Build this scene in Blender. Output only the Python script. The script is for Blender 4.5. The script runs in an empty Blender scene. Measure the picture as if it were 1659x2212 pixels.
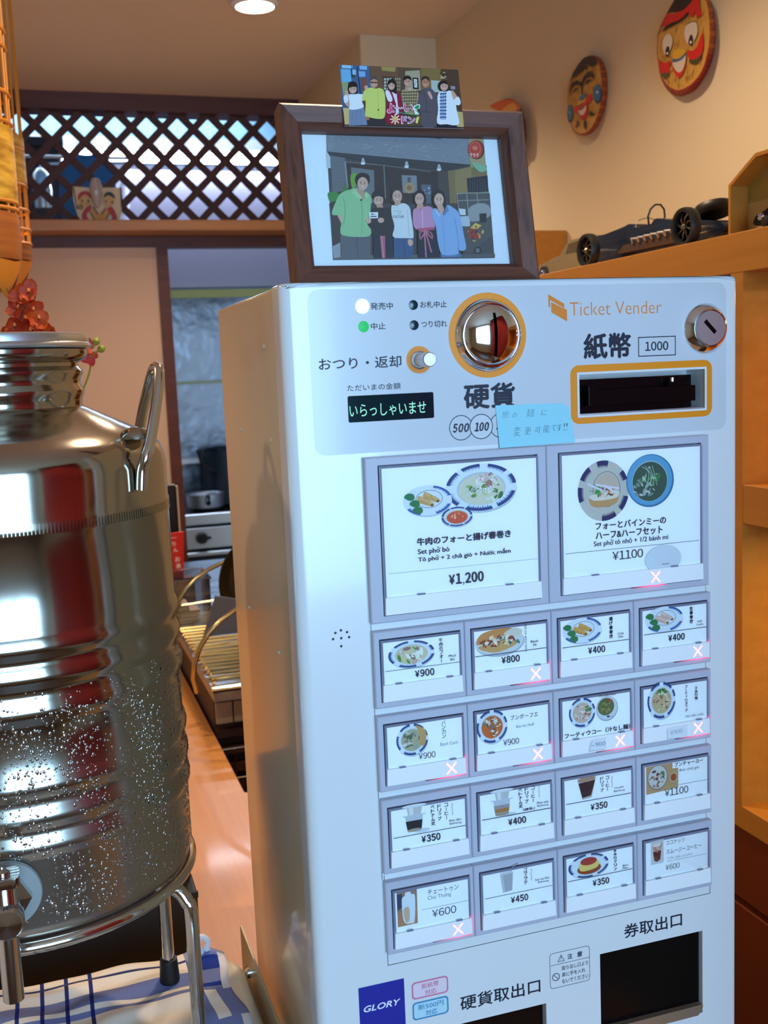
import bpy, bmesh, math, random
from mathutils import Vector, Matrix
from mathutils.geometry import tessellate_polygon
random.seed(7)
S = bpy.context.scene
COL = S.collection
# ------------------------------------------------------------ camera
F = 2315.13
YAW, PITCH, ROLL = .310198743, .132271149, -.0420113252
cy, sy, cp, sp, cr, sr = math.cos(YAW), math.sin(YAW), math.cos(PITCH), math.sin(PITCH), math.cos(ROLL), math.sin(ROLL)
FW = Vector((sy*cp, cy*cp, -sp)); R0 = Vector((cy, -sy, 0)); U0 = R0.cross(FW)
RT = R0*cr + U0*sr; UP = U0*cr - R0*sr
EYE = Vector((0, 0, 1.5))
cam = bpy.data.cameras.new('camera'); camo = bpy.data.objects.new('camera', cam); COL.objects.link(camo)
camo.matrix_world = Matrix(((RT.x, UP.x, -FW.x, 0), (RT.y, UP.y, -FW.y, 0), (RT.z, UP.z, -FW.z, 1.5), (0, 0, 0, 1)))
cam.sensor_fit = 'HORIZONTAL'; cam.sensor_width = 36; cam.lens = 36*F/1659
cam.clip_start = .02
cam.dof.use_dof = True; cam.dof.focus_distance = .85; cam.dof.aperture_fstop = 20
S.camera = camo
# ------------------------------------------------------------ world, big lights, exposure
W = bpy.data.worlds.new('world'); S.world = W; W.use_nodes = True
W.node_tree.nodes['Background'].inputs[0].default_value = (.55, .74, 1, 1)
W.node_tree.nodes['Background'].inputs[1].default_value = 1.0
S.view_settings.view_transform = 'Standard'; S.view_settings.look = 'None'; S.view_settings.gamma = 1
S.view_settings.use_curve_mapping = False
S.view_settings.exposure = 0.0
def area(name, loc, direction, sx, sy_, power, col, spread=math.pi):
    l = bpy.data.lights.new(name, 'AREA'); l.shape = 'RECTANGLE'; l.size = sx; l.size_y = sy_; l.energy = power; l.color = col; l.spread = spread
    o = bpy.data.objects.new(name, l); COL.objects.link(o); o.location = loc
    o.rotation_euler = Vector(direction).to_track_quat('-Z', 'Y').to_euler(); return o
def lamp(name, loc, power, col, r=.03):
    l = bpy.data.lights.new(name, 'POINT'); l.energy = power; l.color = col; l.shadow_soft_size = r
    o = bpy.data.objects.new(name, l); COL.objects.link(o); o.location = loc; return o
WARM = (1, .74, .49); DAY = (.39, .69, 1.0); FLUO = (.72, .86, 1.0)
area('daylight_window', (.20, -1.72, 1.58), (-.12, 1, -.02), 1.3, 1.3, 33, DAY, math.radians(125))
area('kitchen_tube_light', (.75, 4.72, 2.40), (0, .1, -1), 1.3, .10, 42, FLUO)
area('kitchen_ceiling_light', (.2, 4.6, 2.70), (0, 0, -1), 1.6, .8, 26, FLUO)
def spot(name, loc, power, col, ang=2.4):
    l = bpy.data.lights.new(name, 'SPOT'); l.energy = power; l.color = col; l.spot_size = ang; l.spot_blend = .6; l.shadow_soft_size = .04
    o = bpy.data.objects.new(name, l); COL.objects.link(o); o.location = loc; return o
spot('downlight_and_fill', (.56, 2.56, 2.33), 40, WARM)
spot('downlight_and_fill', (.45, 1.3, 2.33), 34, WARM, 2.6)  # added unseen fill, warms wall, counter and machine top but not its front
cs = spot('curtain_fill', (.12, .12, 2.30), 26, WARM, .95); cs.rotation_euler = Vector((.65, -.22, -.9)).to_track_quat('-Z', 'Y').to_euler()  # added lamp, brightens the curtain for its reflection in the tank
spot('downlight_and_fill', (-.8, 1.5, 2.33), 30, WARM, 2.6)  # added unseen fill, warm light from the left, no fixture
area('niche_lamp_upper', (.90, .80, 1.575), (0, 0, -1), .2, .2, 1.0, (1, .42, .10))
area('niche_lamp_lower', (.88, .82, 1.30), (0, 0, -1), .2, .2, 1.3, (1, .60, .16))
# ------------------------------------------------------------ unprojection onto real planes
def ray(x, y): return RT*((x-829.5)/F) - UP*((y-1106)/F) + FW
def UX(x, y, X): d = ray(x, y); return EYE + d*(X/d.x)
def UY(x, y, Y): d = ray(x, y); return EYE + d*(Y/d.y)
def UZ(x, y, Z): d = ray(x, y); return EYE + d*((Z-1.5)/d.z)
# ------------------------------------------------------------ materials
def lin(c):
    if isinstance(c, str): c = tuple(int(c[i:i+2], 16)/255 for i in (0, 2, 4))
    elif max(c) > 1.001: c = tuple(v/255 for v in c)
    return tuple(v/12.92 if v <= .04045 else ((v+.055)/1.055)**2.4 for v in c)
def mat(name, col=(200, 200, 200), rough=.5, metal=0, spec=.5, emis=None, es=0, attr=False, coat=0, trans=0, sheen=0):
    m = bpy.data.materials.new(name); m.use_nodes = True; b = m.node_tree.nodes['Principled BSDF']
    b.inputs['Base Color'].default_value = (*lin(col), 1); b.inputs['Roughness'].default_value = rough
    b.inputs['Metallic'].default_value = metal; b.inputs['Specular IOR Level'].default_value = spec
    if coat: b.inputs['Coat Weight'].default_value = coat; b.inputs['Coat Roughness'].default_value = .08
    if trans: b.inputs['Transmission Weight'].default_value = trans
    if emis: b.inputs['Emission Color'].default_value = (*lin(emis), 1); b.inputs['Emission Strength'].default_value = es
    if attr:
        a = m.node_tree.nodes.new('ShaderNodeVertexColor'); a.layer_name = 'Col'
        m.node_tree.links.new(a.outputs[0], b.inputs['Base Color'])
    return m
def N(m, t, **k):
    n = m.node_tree.nodes.new(t)
    for a, v in k.items(): setattr(n, a, v)
    return n
def texmap(m, scale=(1, 1, 1)):
    tc = N(m, 'ShaderNodeTexCoord'); mp = N(m, 'ShaderNodeMapping'); mp.inputs['Scale'].default_value = scale
    m.node_tree.links.new(tc.outputs['Object'], mp.inputs[0]); return mp.outputs[0]
def ramp(m, fac, stops):
    r = N(m, 'ShaderNodeValToRGB'); e = r.color_ramp.elements
    e[0].position, e[0].color = stops[0][0], (*lin(stops[0][1]), 1); e[1].position, e[1].color = stops[-1][0], (*lin(stops[-1][1]), 1)
    for p, c in stops[1:-1]: q = e.new(p); q.color = (*lin(c), 1)
    m.node_tree.links.new(fac, r.inputs[0]); return r.outputs[0]
def bump(m, fac, s=.2, dist=.01):
    b = N(m, 'ShaderNodeBump'); b.inputs['Strength'].default_value = s; b.inputs['Distance'].default_value = dist
    m.node_tree.links.new(fac, b.inputs['Height']); m.node_tree.links.new(b.outputs[0], m.node_tree.nodes['Principled BSDF'].inputs['Normal'])
def noise(m, vec, scale, detail=4, rough=.5):
    n = N(m, 'ShaderNodeTexNoise'); n.inputs['Scale'].default_value = scale; n.inputs['Detail'].default_value = detail; n.inputs['Roughness'].default_value = rough
    m.node_tree.links.new(vec, n.inputs['Vector']); return n.outputs[0]
def base(m, sock): m.node_tree.links.new(sock, m.node_tree.nodes['Principled BSDF'].inputs['Base Color'])
def wood(name, c1, c2, scale=(30, 2, 30), rough=.4, coat=.15, c3=None):
    m = mat(name, c1, rough, coat=coat); v = texmap(m, scale); n = noise(m, v, 1.6, 6, .6)
    st = [(.3, c1), (.7, c2)] if not c3 else [(.25, c1), (.5, c2), (.75, c3)]
    base(m, ramp(m, n, st)); bump(m, n, .08, .002); return m
def plaster(name, c, s=60):
    m = mat(name, c, .9, spec=.2); v = texmap(m); n = noise(m, v, s, 3); bump(m, n, .12, .002); return m
M = {}
M['ceiling'] = plaster('ceiling_plaster', (220, 204, 186)); M['wall'] = plaster('wall_plaster', (214, 198, 166))
M['door_panel'] = plaster('sliding_panel_cloth', (214, 186, 166), 200)
M['floor'] = wood('floor_wood', (90, 60, 40), (120, 82, 55))
M['dark_wood'] = wood('dark_red_wood', (74, 32, 24), (96, 44, 32), (3, 30, 30), .5, .1)
M['lattice'] = wood('lattice_wood', (84, 44, 36), (70, 34, 28), (8, 8, 8), .6, 0)
M['shelf_wood'] = wood('shelf_wood', (176, 118, 66), (192, 134, 78), (2, 30, 30), .45)
M['counter'] = wood('counter_wood', (206, 140, 72), (214, 150, 84), (26, 1.2, 26), .42, .08, (198, 130, 66))
M['cabinet'] = wood('cabinet_wood', (166, 108, 36), (178, 120, 44), (30, 1.5, 40), .4, .15)
M['cab_dark'] = wood('unlit_cabinet_wood', (116, 50, 20), (102, 42, 16), (30, 1.5, 6), .4, .1)  # cabinet wood darkened in colour to stand for its unlit fronts
M['frame_wood'] = wood('frame_wood', (50, 24, 18), (104, 62, 48), (4, 90, 90), .5, 0, (66, 34, 26))
M['frame_wood_v'] = wood('frame_wood_upright', (50, 24, 18), (104, 62, 48), (90, 90, 4), .5, 0, (66, 34, 26))
M['white'] = mat('white_enamel', (226, 229, 232), .22, coat=.3)
M['side'] = mat('warm_lit_enamel', (222, 204, 172), .24, coat=.5)  # white paint with the warm room light tinted into its colour
M['panel'] = mat('label_sheet', (206, 212, 220), .2, coat=.3)
M['bezel'] = mat('grey_bezel_plastic', (186, 188, 204), .4)
M['gap'] = mat('dark_gap', (60, 62, 84), .25)
M['capside'] = mat('smoked_acrylic', (128, 132, 156), .12, coat=.5)
M['paper'] = mat('printed_paper', attr=True, rough=.55)
M['gloss'] = mat('glossy_print', attr=True, rough=.22)
M['paint'] = mat('hand_paint', attr=True, rough=.5)
M['strip'] = mat('white_strip', (244, 247, 250), .3)
M['black'] = mat('black_plastic', (14, 14, 16), .35)
M['blackgloss'] = mat('black_gloss', (6, 6, 8), .2, spec=.25)
M['chrome'] = mat('chrome', (235, 235, 238), .06, 1)
M['brushed'] = mat('brushed_steel', (206, 210, 216), .36, 1)
M['orange'] = mat('orange_ink', (236, 142, 12), .4)
M['ink'] = mat('dark_blue_ink', (14, 20, 52), .5)
M['steel'] = mat('polished_steel', (176, 172, 162), .16, 1)
v = texmap(M['steel'], (1, 1, 1)); n = noise(M['steel'], v, 14, 3)
mr = N(M['steel'], 'ShaderNodeMapRange'); mr.inputs[3].default_value = .07; mr.inputs[4].default_value = .20
ge = N(M['steel'], 'ShaderNodeNewGeometry'); sx_ = N(M['steel'], 'ShaderNodeSeparateXYZ'); hz = N(M['steel'], 'ShaderNodeMapRange'); hz.inputs[1].default_value = 1.30; hz.inputs[2].default_value = 1.14; hz.inputs[3].default_value = 0; hz.inputs[4].default_value = .14
lk_ = M['steel'].node_tree.links; lk_.new(ge.outputs['Position'], sx_.inputs[0]); lk_.new(sx_.outputs['Z'], hz.inputs[0]); ad_ = N(M['steel'], 'ShaderNodeMath'); lk_.new(hz.outputs[0], ad_.inputs[1]); lk_.new(mr.outputs[0], ad_.inputs[0])
M['steel'].node_tree.links.new(n, mr.inputs[0]); M['steel'].node_tree.links.new(ad_.outputs[0], M['steel'].node_tree.nodes['Principled BSDF'].inputs['Roughness'])
bump(M['steel'], n, .035, .01)
M['rod'] = mat('steel_rod', (215, 212, 205), .12, 1)
M['kitchen_steel'] = mat('kitchen_steel', (150, 165, 185), .3, 1)
v = texmap(M['kitchen_steel'], (2, 2, 2)); bump(M['kitchen_steel'], noise(M['kitchen_steel'], v, 3, 3), .25, .05)
M['rubber'] = mat('black_rubber', (16, 16, 18), .5)
def glassy(name, tint=(1, 1, 1), a=.04, rough=.02):
    m = bpy.data.materials.new(name); m.use_nodes = True; t = m.node_tree; t.nodes.clear()
    o = t.nodes.new('ShaderNodeOutputMaterial'); mx = t.nodes.new('ShaderNodeMixShader'); tr = t.nodes.new('ShaderNodeBsdfTransparent'); g = t.nodes.new('ShaderNodeBsdfGlossy')
    tr.inputs[0].default_value = (*tint, 1); g.inputs['Roughness'].default_value = rough
    f = t.nodes.new('ShaderNodeFresnel'); f.inputs[0].default_value = 1.45
    ad = t.nodes.new('ShaderNodeMath'); ad.operation = 'ADD'; ad.inputs[1].default_value = a-.04; ad.use_clamp = True
    t.links.new(f.outputs[0], ad.inputs[0]); t.links.new(ad.outputs[0], mx.inputs[0]); t.links.new(tr.outputs[0], mx.inputs[1]); t.links.new(g.outputs[0], mx.inputs[2]); t.links.new(mx.outputs[0], o.inputs[0])
    return m
M['clear'] = glassy('clear_acrylic'); M['plastic_clear'] = glassy('clear_plastic', (.9, .88, .88), .15, .1)
M['glass'] = glassy('window_glass', (.95, .97, .98), .06)
def emit(name, col, s): return mat(name, (0, 0, 0), .5, emis=col, es=s)
# ------------------------------------------------------------ mesh helpers
class MB:
    def __init__(s): s.v = []; s.f = []; s.c = []; s.cur = (1, 1, 1)
    def add(s, vs, fs, c=None):
        o = len(s.v); s.v += [tuple(p) for p in vs]; s.f += [tuple(i+o for i in f) for f in fs]; s.c += [c or s.cur]*len(fs); return s
    def box(s, x0, x1, y0, y1, z0, z1, c=None):
        return s.add([(x0,y0,z0),(x1,y0,z0),(x1,y1,z0),(x0,y1,z0),(x0,y0,z1),(x1,y0,z1),(x1,y1,z1),(x0,y1,z1)],
                     [(3,2,1,0),(4,5,6,7),(0,1,5,4),(1,2,6,5),(2,3,7,6),(3,0,4,7)], c)
    def tube(s, pts, r, n=8, closed=False, c=None, caps=True):
        pts = [Vector(p) for p in pts]; k = len(pts); rr = r if isinstance(r, (list, tuple)) else [r]*k
        vs = []; prev = None
        for i, p in enumerate(pts):
            a = pts[(i+1) % k] if (i < k-1 or closed) else p; b = pts[i-1] if (i > 0 or closed) else p
            t = (a-b).normalized()
            if prev is None:
                q = Vector((0,0,1)) if abs(t.z) < .9 else Vector((1,0,0)); nrm = t.cross(q).normalized()
            else: nrm = (prev - t*prev.dot(t)).normalized()
            prev = nrm; bi = t.cross(nrm)
            for j in range(n):
                an = 2*math.pi*j/n; vs.append(p + (nrm*math.cos(an)+bi*math.sin(an))*rr[i])
        fs = []
        for i in range(k if closed else k-1):
            for j in range(n):
                a = i*n+j; b = i*n+(j+1) % n; c2 = ((i+1) % k)*n+(j+1) % n; d = ((i+1) % k)*n+j; fs.append((a, b, c2, d))
        if not closed and caps: fs.append(tuple(range(n-1, -1, -1))); fs.append(tuple((k-1)*n+j for j in range(n)))
        return s.add(vs, fs, c)
    def lathe(s, prof, center, axis='z', n=48, c=None, close=False):
        vs = []; cx, cy_, cz = center
        for r, h in prof:
            for j in range(n):
                a = 2*math.pi*j/n; u, w = r*math.cos(a), r*math.sin(a)
                vs.append((cx+u, cy_+w, cz+h) if axis == 'z' else (cx+u, cy_-h, cz+w) if axis == 'y' else (cx-h, cy_+u, cz+w))
        k = len(prof); fs = []
        for i in range(k-1):
            for j in range(n): fs.append((i*n+j, i*n+(j+1) % n, (i+1)*n+(j+1) % n, (i+1)*n+j))
        if prof[0][0] > 1e-6: fs.append(tuple(range(n-1, -1, -1)))
        if prof[-1][0] > 1e-6: fs.append(tuple((k-1)*n+j for j in range(n)))
        return s.add(vs, fs, c)
    def prism(s, poly, d0, d1, f, c=None):   # f(u,v,d)->xyz
        k = len(poly); vs = [f(u, v_, d0) for u, v_ in poly]+[f(u, v_, d1) for u, v_ in poly]
        fs = [(i, (i+1) % k, k+(i+1) % k, k+i) for i in range(k)]
        for t in tessellate_polygon([[Vector((u, v_, 0)) for u, v_ in poly]]): fs.append(tuple(t)); fs.append(tuple(k+i for i in reversed(t)))
        return s.add(vs, fs, c)
    def build(s, name, m, parent=None, smooth=False, bevel=0, weld=False):
        me = bpy.data.meshes.new(name); me.from_pydata(s.v, [], s.f)
        at = me.color_attributes.new('Col', 'FLOAT_COLOR', 'CORNER')
        i = 0
        for p, c in zip(me.polygons, s.c):
            for _ in p.vertices: at.data[i].color = (*c[:3], 1); i += 1
        bm = bmesh.new(); bm.from_mesh(me)
        if weld: bmesh.ops.remove_doubles(bm, verts=bm.verts, dist=1e-6)
        bmesh.ops.recalc_face_normals(bm, faces=bm.faces)
        if bevel: bmesh.ops.bevel(bm, geom=bm.edges[:], offset=bevel, segments=3, affect='EDGES', profile=.6, clamp_overlap=True)
        bm.to_mesh(me); bm.free()
        if smooth:
            me.polygons.foreach_set('use_smooth', [True]*len(me.polygons))
            me.set_sharp_from_angle(angle=math.radians(40))
        ms = m if isinstance(m, list) else [m]
        for q in ms: me.materials.append(M[q] if isinstance(q, str) else q)
        o = bpy.data.objects.new(name, me); COL.objects.link(o)
        if parent: o.parent = parent
        return o
def tag(o, label=None, cat=None, group=None, kind=None):
    if label: o['label'] = label
    if cat: o['category'] = cat
    if group: o['group'] = group
    if kind: o['kind'] = kind
    return o
def empty(name, loc, label, cat, group=None):
    o = bpy.data.objects.new(name, None); COL.objects.link(o); o.location = loc; o.empty_display_size = .02
    tag(o, label, cat, group); bpy.context.view_layer.update(); return o
def keep(o, parent):   # parent while keeping world placement (parents here only translate)
    o.parent = parent; o.matrix_parent_inverse = Matrix.Translation(-parent.location) if parent.type == 'EMPTY' and parent.parent is None else Matrix.Identity(4)
    return o
def box(name, m, x0, x1, y0, y1, z0, z1, parent=None, bevel=0, smooth=False):
    o = MB().box(x0, x1, y0, y1, z0, z1).build(name, m, None, bevel=bevel, smooth=smooth)
    return keep(o, parent) if parent else o
def struct(o): o['kind'] = 'structure'; return o
def ell(cx, cy_, rx, ry, n=26, a0=0, a1=360, rot=0):
    o = []; full = abs(a1-a0) >= 360
    for i in range(n if full else n+1):
        a = math.radians(a0+(a1-a0)*i/n); x, y = rx*math.cos(a), ry*math.sin(a); c, s_ = math.cos(math.radians(rot)), math.sin(math.radians(rot))
        o.append((cx+x*c-y*s_, cy_+x*s_+y*c))
    return o
def smooth(pts, k=5, closed=True):
    o = []; n_ = len(pts)
    for i in range(n_ if closed else n_-1):
        g = lambda j: pts[j % n_] if closed else pts[max(0, min(n_-1, j))]
        p0, p1, p2, p3 = g(i-1), g(i), g(i+1), g(i+2)
        for j in range(k):
            t = j/k; o.append(tuple(.5*((2*p1[d])+(-p0[d]+p2[d])*t+(2*p0[d]-5*p1[d]+4*p2[d]-p3[d])*t*t+(-p0[d]+3*p1[d]-3*p2[d]+p3[d])*t**3) for d in range(len(p1))))
    if not closed: o.append(pts[-1])
    return o
def rrect(x0, y0, x1, y1, r, n=5):
    o = []
    for cx, cy_, a in ((x1-r, y0+r, -90), (x1-r, y1-r, 0), (x0+r, y1-r, 90), (x0+r, y0+r, 180)): o += ell(cx, cy_, r, r, n, a, a+90)
    return o
_tc = {}
HORN = {'ở': 'o', 'ơ': 'o', 'ớ': 'ó', 'ờ': 'ò', 'ư': 'u', 'ừ': 'ù', 'ữ': 'u', 'ứ': 'ú'}
def textmesh(s, bold=0, shear=0):
    key = (s, bold, shear)
    if key not in _tc:
        c = bpy.data.curves.new('t', 'FONT'); c.body = s; c.offset = bold; c.shear = shear; c.resolution_u = 3; c.fill_mode = 'FRONT'
        o = bpy.data.objects.new('t', c); COL.objects.link(o); bpy.context.view_layer.update()
        me = bpy.data.meshes.new_from_object(o.evaluated_get(bpy.context.evaluated_depsgraph_get()))
        vs = [(v_.co.x, v_.co.y) for v_ in me.vertices]; fs = [tuple(p.vertices) for p in me.polygons]
        bpy.data.objects.remove(o); bpy.data.curves.remove(c); bpy.data.meshes.remove(me); _tc[key] = (vs, fs)
    return _tc[key]
class Canvas:
    """flat print on a plane: origin O, unit axes eu (right) ev (down), normal n towards the viewer, unit scale k"""
    def __init__(s, O, eu, ev, k=.001, step=4e-5):
        s.O = Vector(O); s.eu = Vector(eu).normalized(); s.ev = Vector(ev).normalized(); s.n = s.ev.cross(s.eu); s.n = -s.n if s.n.dot(EYE-s.O) < 0 else s.n
        s.k = k; s.step = step; s.l = 0; s.mb = MB(); s.mp = lambda u, v_: (u, v_); s.lift = None
    def pos(s, u, v_): 
        p = s.O + s.eu*(u*s.k) + s.ev*(v_*s.k) + s.n*(s.l*s.step)
        if s.lift: p = p + s.n*s.lift(u, v_)
        return p
    def px(s, x, y):
        d = ray(x, y); t = (s.O-EYE).dot(s.n)/d.dot(s.n); P = EYE+d*t-s.O; return (P.dot(s.eu)/s.k, P.dot(s.ev)/s.k)
    def crop(s, ox, oy, sc): s.mp = lambda x, y: s.px(ox+x/sc, oy+y/sc); return s
    def raw(s): s.mp = lambda u, v_: (u, v_); return s
    def poly(s, pts, c, sm=0):
        if sm: pts = smooth(pts, sm)
        s.l += 1; q = [s.mp(*p) for p in pts]
        tr = tessellate_polygon([[Vector((u, v_, 0)) for u, v_ in q]])
        s.mb.add([s.pos(*p) for p in q], [tuple(t) for t in tr], lin(c)); return s
    def el(s, cx, cy_, rx, ry, c, n=24, rot=0): return s.poly(ell(cx, cy_, rx, ry, n, rot=rot), c)
    def ring(s, outer, inner, c):
        s.l += 1; k = len(outer); s.mb.add([s.pos(*s.mp(*p)) for p in outer+inner], [(i, (i+1) % k, k+(i+1) % k, k+i) for i in range(k)], lin(c)); return s
    def line(s, pts, w, c, closed=False, flat=True):
        s.l += flat; col = lin(c); n_ = len(pts)
        for i in range(n_ if closed else n_-1):
            a = Vector(pts[i]); b = Vector(pts[(i+1) % n_]); d = (b-a)
            if d.length < 1e-9: continue
            d.normalize(); p = Vector((-d.y, d.x))*w/2; e = d*w*.3
            s.mb.add([s.pos(*s.mp(*q)) for q in (a-e+p, b+e+p, b+e-p, a-e-p)], [(0, 1, 2, 3)], col)
        return s
    def digits(s, t, x0, y0, x1, y1, c, bold=0, shear=0):
        # gothic figures: full-width glyphs set one by one
        wd = [.45 if ch in ',.' else 1.12 if ch in '¥￥' else 1 for ch in t]; u = (x1-x0)/sum(wd); x = x0; H = y1-y0
        for ch, w in zip(t, wd):
            g = '￥' if ch in '¥￥' else chr(ord(ch)+0xFEE0); vs, fs = textmesh(g); ax = min(p[0] for p in vs); bx = max(p[0] for p in vs)
            hs = H/.73; gw = min((bx-ax)*hs, u*w*.9) if ch not in ',.' else u*.2; cx = x+u*w/2
            if ch in ',.': s.text(g, cx-gw/2, y1-H*.14, cx+gw/2, y1+H*.16, c, bold, shear, 1)
            else:
                hh = H*(.96 if ch in '¥￥' else 1); s.text(g, cx-gw/2, y1-hh, cx+gw/2, y1, c, bold, shear, 1)
            x += u*w
        return s
    def text(s, t, x0, y0, x1, y1, c, bold=0, shear=0, noise_=0):
        if not noise_ and t and all(ch in '0123456789,¥￥' for ch in t): return s.digits(t, x0, y0, x1, y1, c, bold, shear)
        if any(ch in HORN for ch in t):
            t2 = ''.join(HORN.get(ch, ch) for ch in t); s.text(t2, x0, y0, x1, y1, c, bold, shear, noise_)
            full, _ = textmesh(t2); ax = min(p[0] for p in full); bx = max(p[0] for p in full); ay = min(p[1] for p in full); by = max(p[1] for p in full)
            kx, ky = (x1-x0)/(bx-ax), (y1-y0)/(by-ay)
            for i, ch in enumerate(t):
                if ch not in HORN: continue
                pv, _ = textmesh(t2[:i+1]); ex = x0+(max(p[0] for p in pv)-ax)*kx; xh = y1-(.53-ay)*ky; w = .075*ky
                s.line([(ex-.06*kx, xh+.05*ky), (ex+.04*kx, xh-.02*ky), (ex+.03*kx, xh-.12*ky)], w, c)
                if ch == 'ở': s.line([(ex-.30*kx, xh-.22*ky), (ex-.20*kx, xh-.24*ky), (ex-.20*kx, xh-.16*ky), (ex-.25*kx, xh-.09*ky)], w, c)
            return s
        if bold > 0:
            b = abs(y1-y0)*bold*1.1
            for dx, dy in ((-b, 0), (b, 0), (0, -b), (0, b)): s.text(t, x0+b+dx, y0+b+dy, x1-b+dx, y1-b+dy, c, 0, shear)
            return s
        s.l += 1; vs, fs = textmesh(t, bold, shear)
        if not vs: return s
        ax = min(p[0] for p in vs); bx = max(p[0] for p in vs); ay = min(p[1] for p in vs); by = max(p[1] for p in vs)
        if by-ay < .3 and len(t) == 1:   # dash-like glyph keeps its thinness
            m = (y0+y1)/2; h = (y1-y0)*(by-ay)*.5; y0, y1 = m-h, m+h
        q = [s.mp(x0+(p[0]-ax)/(bx-ax)*(x1-x0), y1-(p[1]-ay)/max(by-ay, 1e-6)*(y1-y0)) for p in vs]
        s.mb.add([s.pos(*p) for p in q], fs, lin(c)); return s
    def btext(s, t, x0, y0, x1, y1, c, b=.3):
        for dx, dy in ((-b, 0), (b, 0), (0, -b), (0, b)): s.text(t, x0+b+dx, y0+b+dy, x1-b+dx, y1-b+dy, c)
        return s
    def vtext(s, t, cx, y0, size, pitch, c, bold=.02, w=None):
        for i, ch in enumerate(t):
            y = y0+i*pitch; ww = (w or size)
            if ch == 'ー': s.l += 1; s.line([(cx, y+size*.12), (cx, y+size*.9)], size*.13, c); continue
            sm = ch in 'ィェャッゥァュョ'
            if ch in '（(': s.text('︵', cx-ww*.45, y+size*.5, cx+ww*.45, y+size*.85, c, bold); continue
            if ch in '）)': s.text('︶', cx-ww*.45, y+size*.15, cx+ww*.45, y+size*.5, c, bold); continue
            k = .72 if sm else .92
            s.text(ch, cx-ww*k/2+(ww*.1 if sm else 0), y, cx+ww*k/2+(ww*.1 if sm else 0), y+size*k, c, bold)
        return s
    def build(s, name, m, parent=None):
        o = s.mb.build(name, m)
        # faces must look at the viewer
        me = o.data; bm = bmesh.new(); bm.from_mesh(me)
        for f in bm.faces:
            if f.normal.dot(s.n) < 0: f.normal_flip()
        bm.to_mesh(me); bm.free()
        return keep(o, parent) if parent else o
# ------------------------------------------------------------ room shell
YB, XR, ZC = 3.437, 1.075, 2.35
struct(box('floor', 'floor', -1.7, 1.25, -1.75, 6.2, -.05, 0))
struct(box('ceiling', 'ceiling', -1.7, 1.25, -1.75, YB+.1, ZC, ZC+.06))
struct(box('wall_right', 'wall', XR, XR+.1, -1.75, YB+.1, 0, ZC))
struct(box('trim_1', 'wall', .868, XR, 2.742, YB+.1, 0, ZC))          # boxed pillar in the corner
struct(box('wall_left', 'wall', -1.7, -1.6, -1.75, 6.2, 0, ZC))
struct(box('wall_back', 'door_panel', -1.6, .405, YB, YB+.04, 0, 1.918))
# front wall with the street window behind the viewer
f = MB(); f.box(-1.7, -.46, -1.75, -1.65, 0, ZC); f.box(.90, XR, -1.75, -1.65, 0, ZC); f.box(-.46, .90, -1.75, -1.65, 0, .9); f.box(-.46, .90, -1.75, -1.65, 2.25, ZC)
struct(f.build('wall_front', 'wall'))
wf = MB()
for x in (-.46, .195, .86): wf.box(x, x+.04, -1.66, -1.62, .9, 2.25)
wf.box(-.46, .90, -1.66, -1.62, 2.0, 2.03)
struct(wf.build('window_1', 'dark_wood'))
# back wall woodwork
struct(box('trim_2', 'dark_wood', -1.6, .868, YB-.03, YB+.06, 2.300, ZC))
struct(box('trim_3', 'dark_wood', -1.6, .868, YB-.004, YB+.05, 1.902, 1.936))
struct(box('door_1', 'dark_wood', .398, .432, YB-.012, YB+.05, 0, 1.905))
sh = box('display_shelf', 'shelf_wood', -1.6, .868, YB-.13, YB+.05, 1.937, 1.968, bevel=.003); tag(sh, 'long light brown wooden shelf board running under the lattice screen', 'shelf')
# lattice screen
la = empty('lattice_screen', (-.2, YB, 1.968), 'dark brown diagonal wooden lattice screen below the ceiling, open to the kitchen', 'lattice')
x0, x1, z0, z1 = -.95, .866, 1.9685, 2.3015
def clipseg(a, b):
    t0, t1 = 0., 1.; d = (b[0]-a[0], b[1]-a[1])
    for p, q in ((-d[0], a[0]-x0), (d[0], x1-a[0]), (-d[1], a[1]-z0), (d[1], z1-a[1])):
        if abs(p) < 1e-9: continue
        t = q/p
        if p < 0: t0 = max(t0, t)
        else: t1 = min(t1, t)
    return None if t1-t0 <= .02 else ((a[0]+d[0]*t0, a[1]+d[1]*t0), (a[0]+d[0]*t1, a[1]+d[1]*t1))
pitch = .0938; hw = .0108
for k in range(-26, 26):
    for sg in (1, -1):
        xc = .305+pitch/2+k*pitch; zc = 2.2615
        s_ = clipseg((xc-2, zc-2*sg), (xc+2, zc+2*sg))
        if not s_: continue
        (ax, az), (bx, bz) = s_; L = math.hypot(bx-ax, bz-az); px, pz = -(bz-az)/L*hw, (bx-ax)/L*hw
        yy = YB+.002 if sg > 0 else YB+.013
        mb = MB(); mb.prism([(ax+px, az+pz), (ax-px, az-pz), (bx-px, bz-pz), (bx+px, bz+pz)], yy, yy+.011, lambda u, w, d: (u, d, w))
        keep(mb.build('slat', 'lattice'), la)
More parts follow.
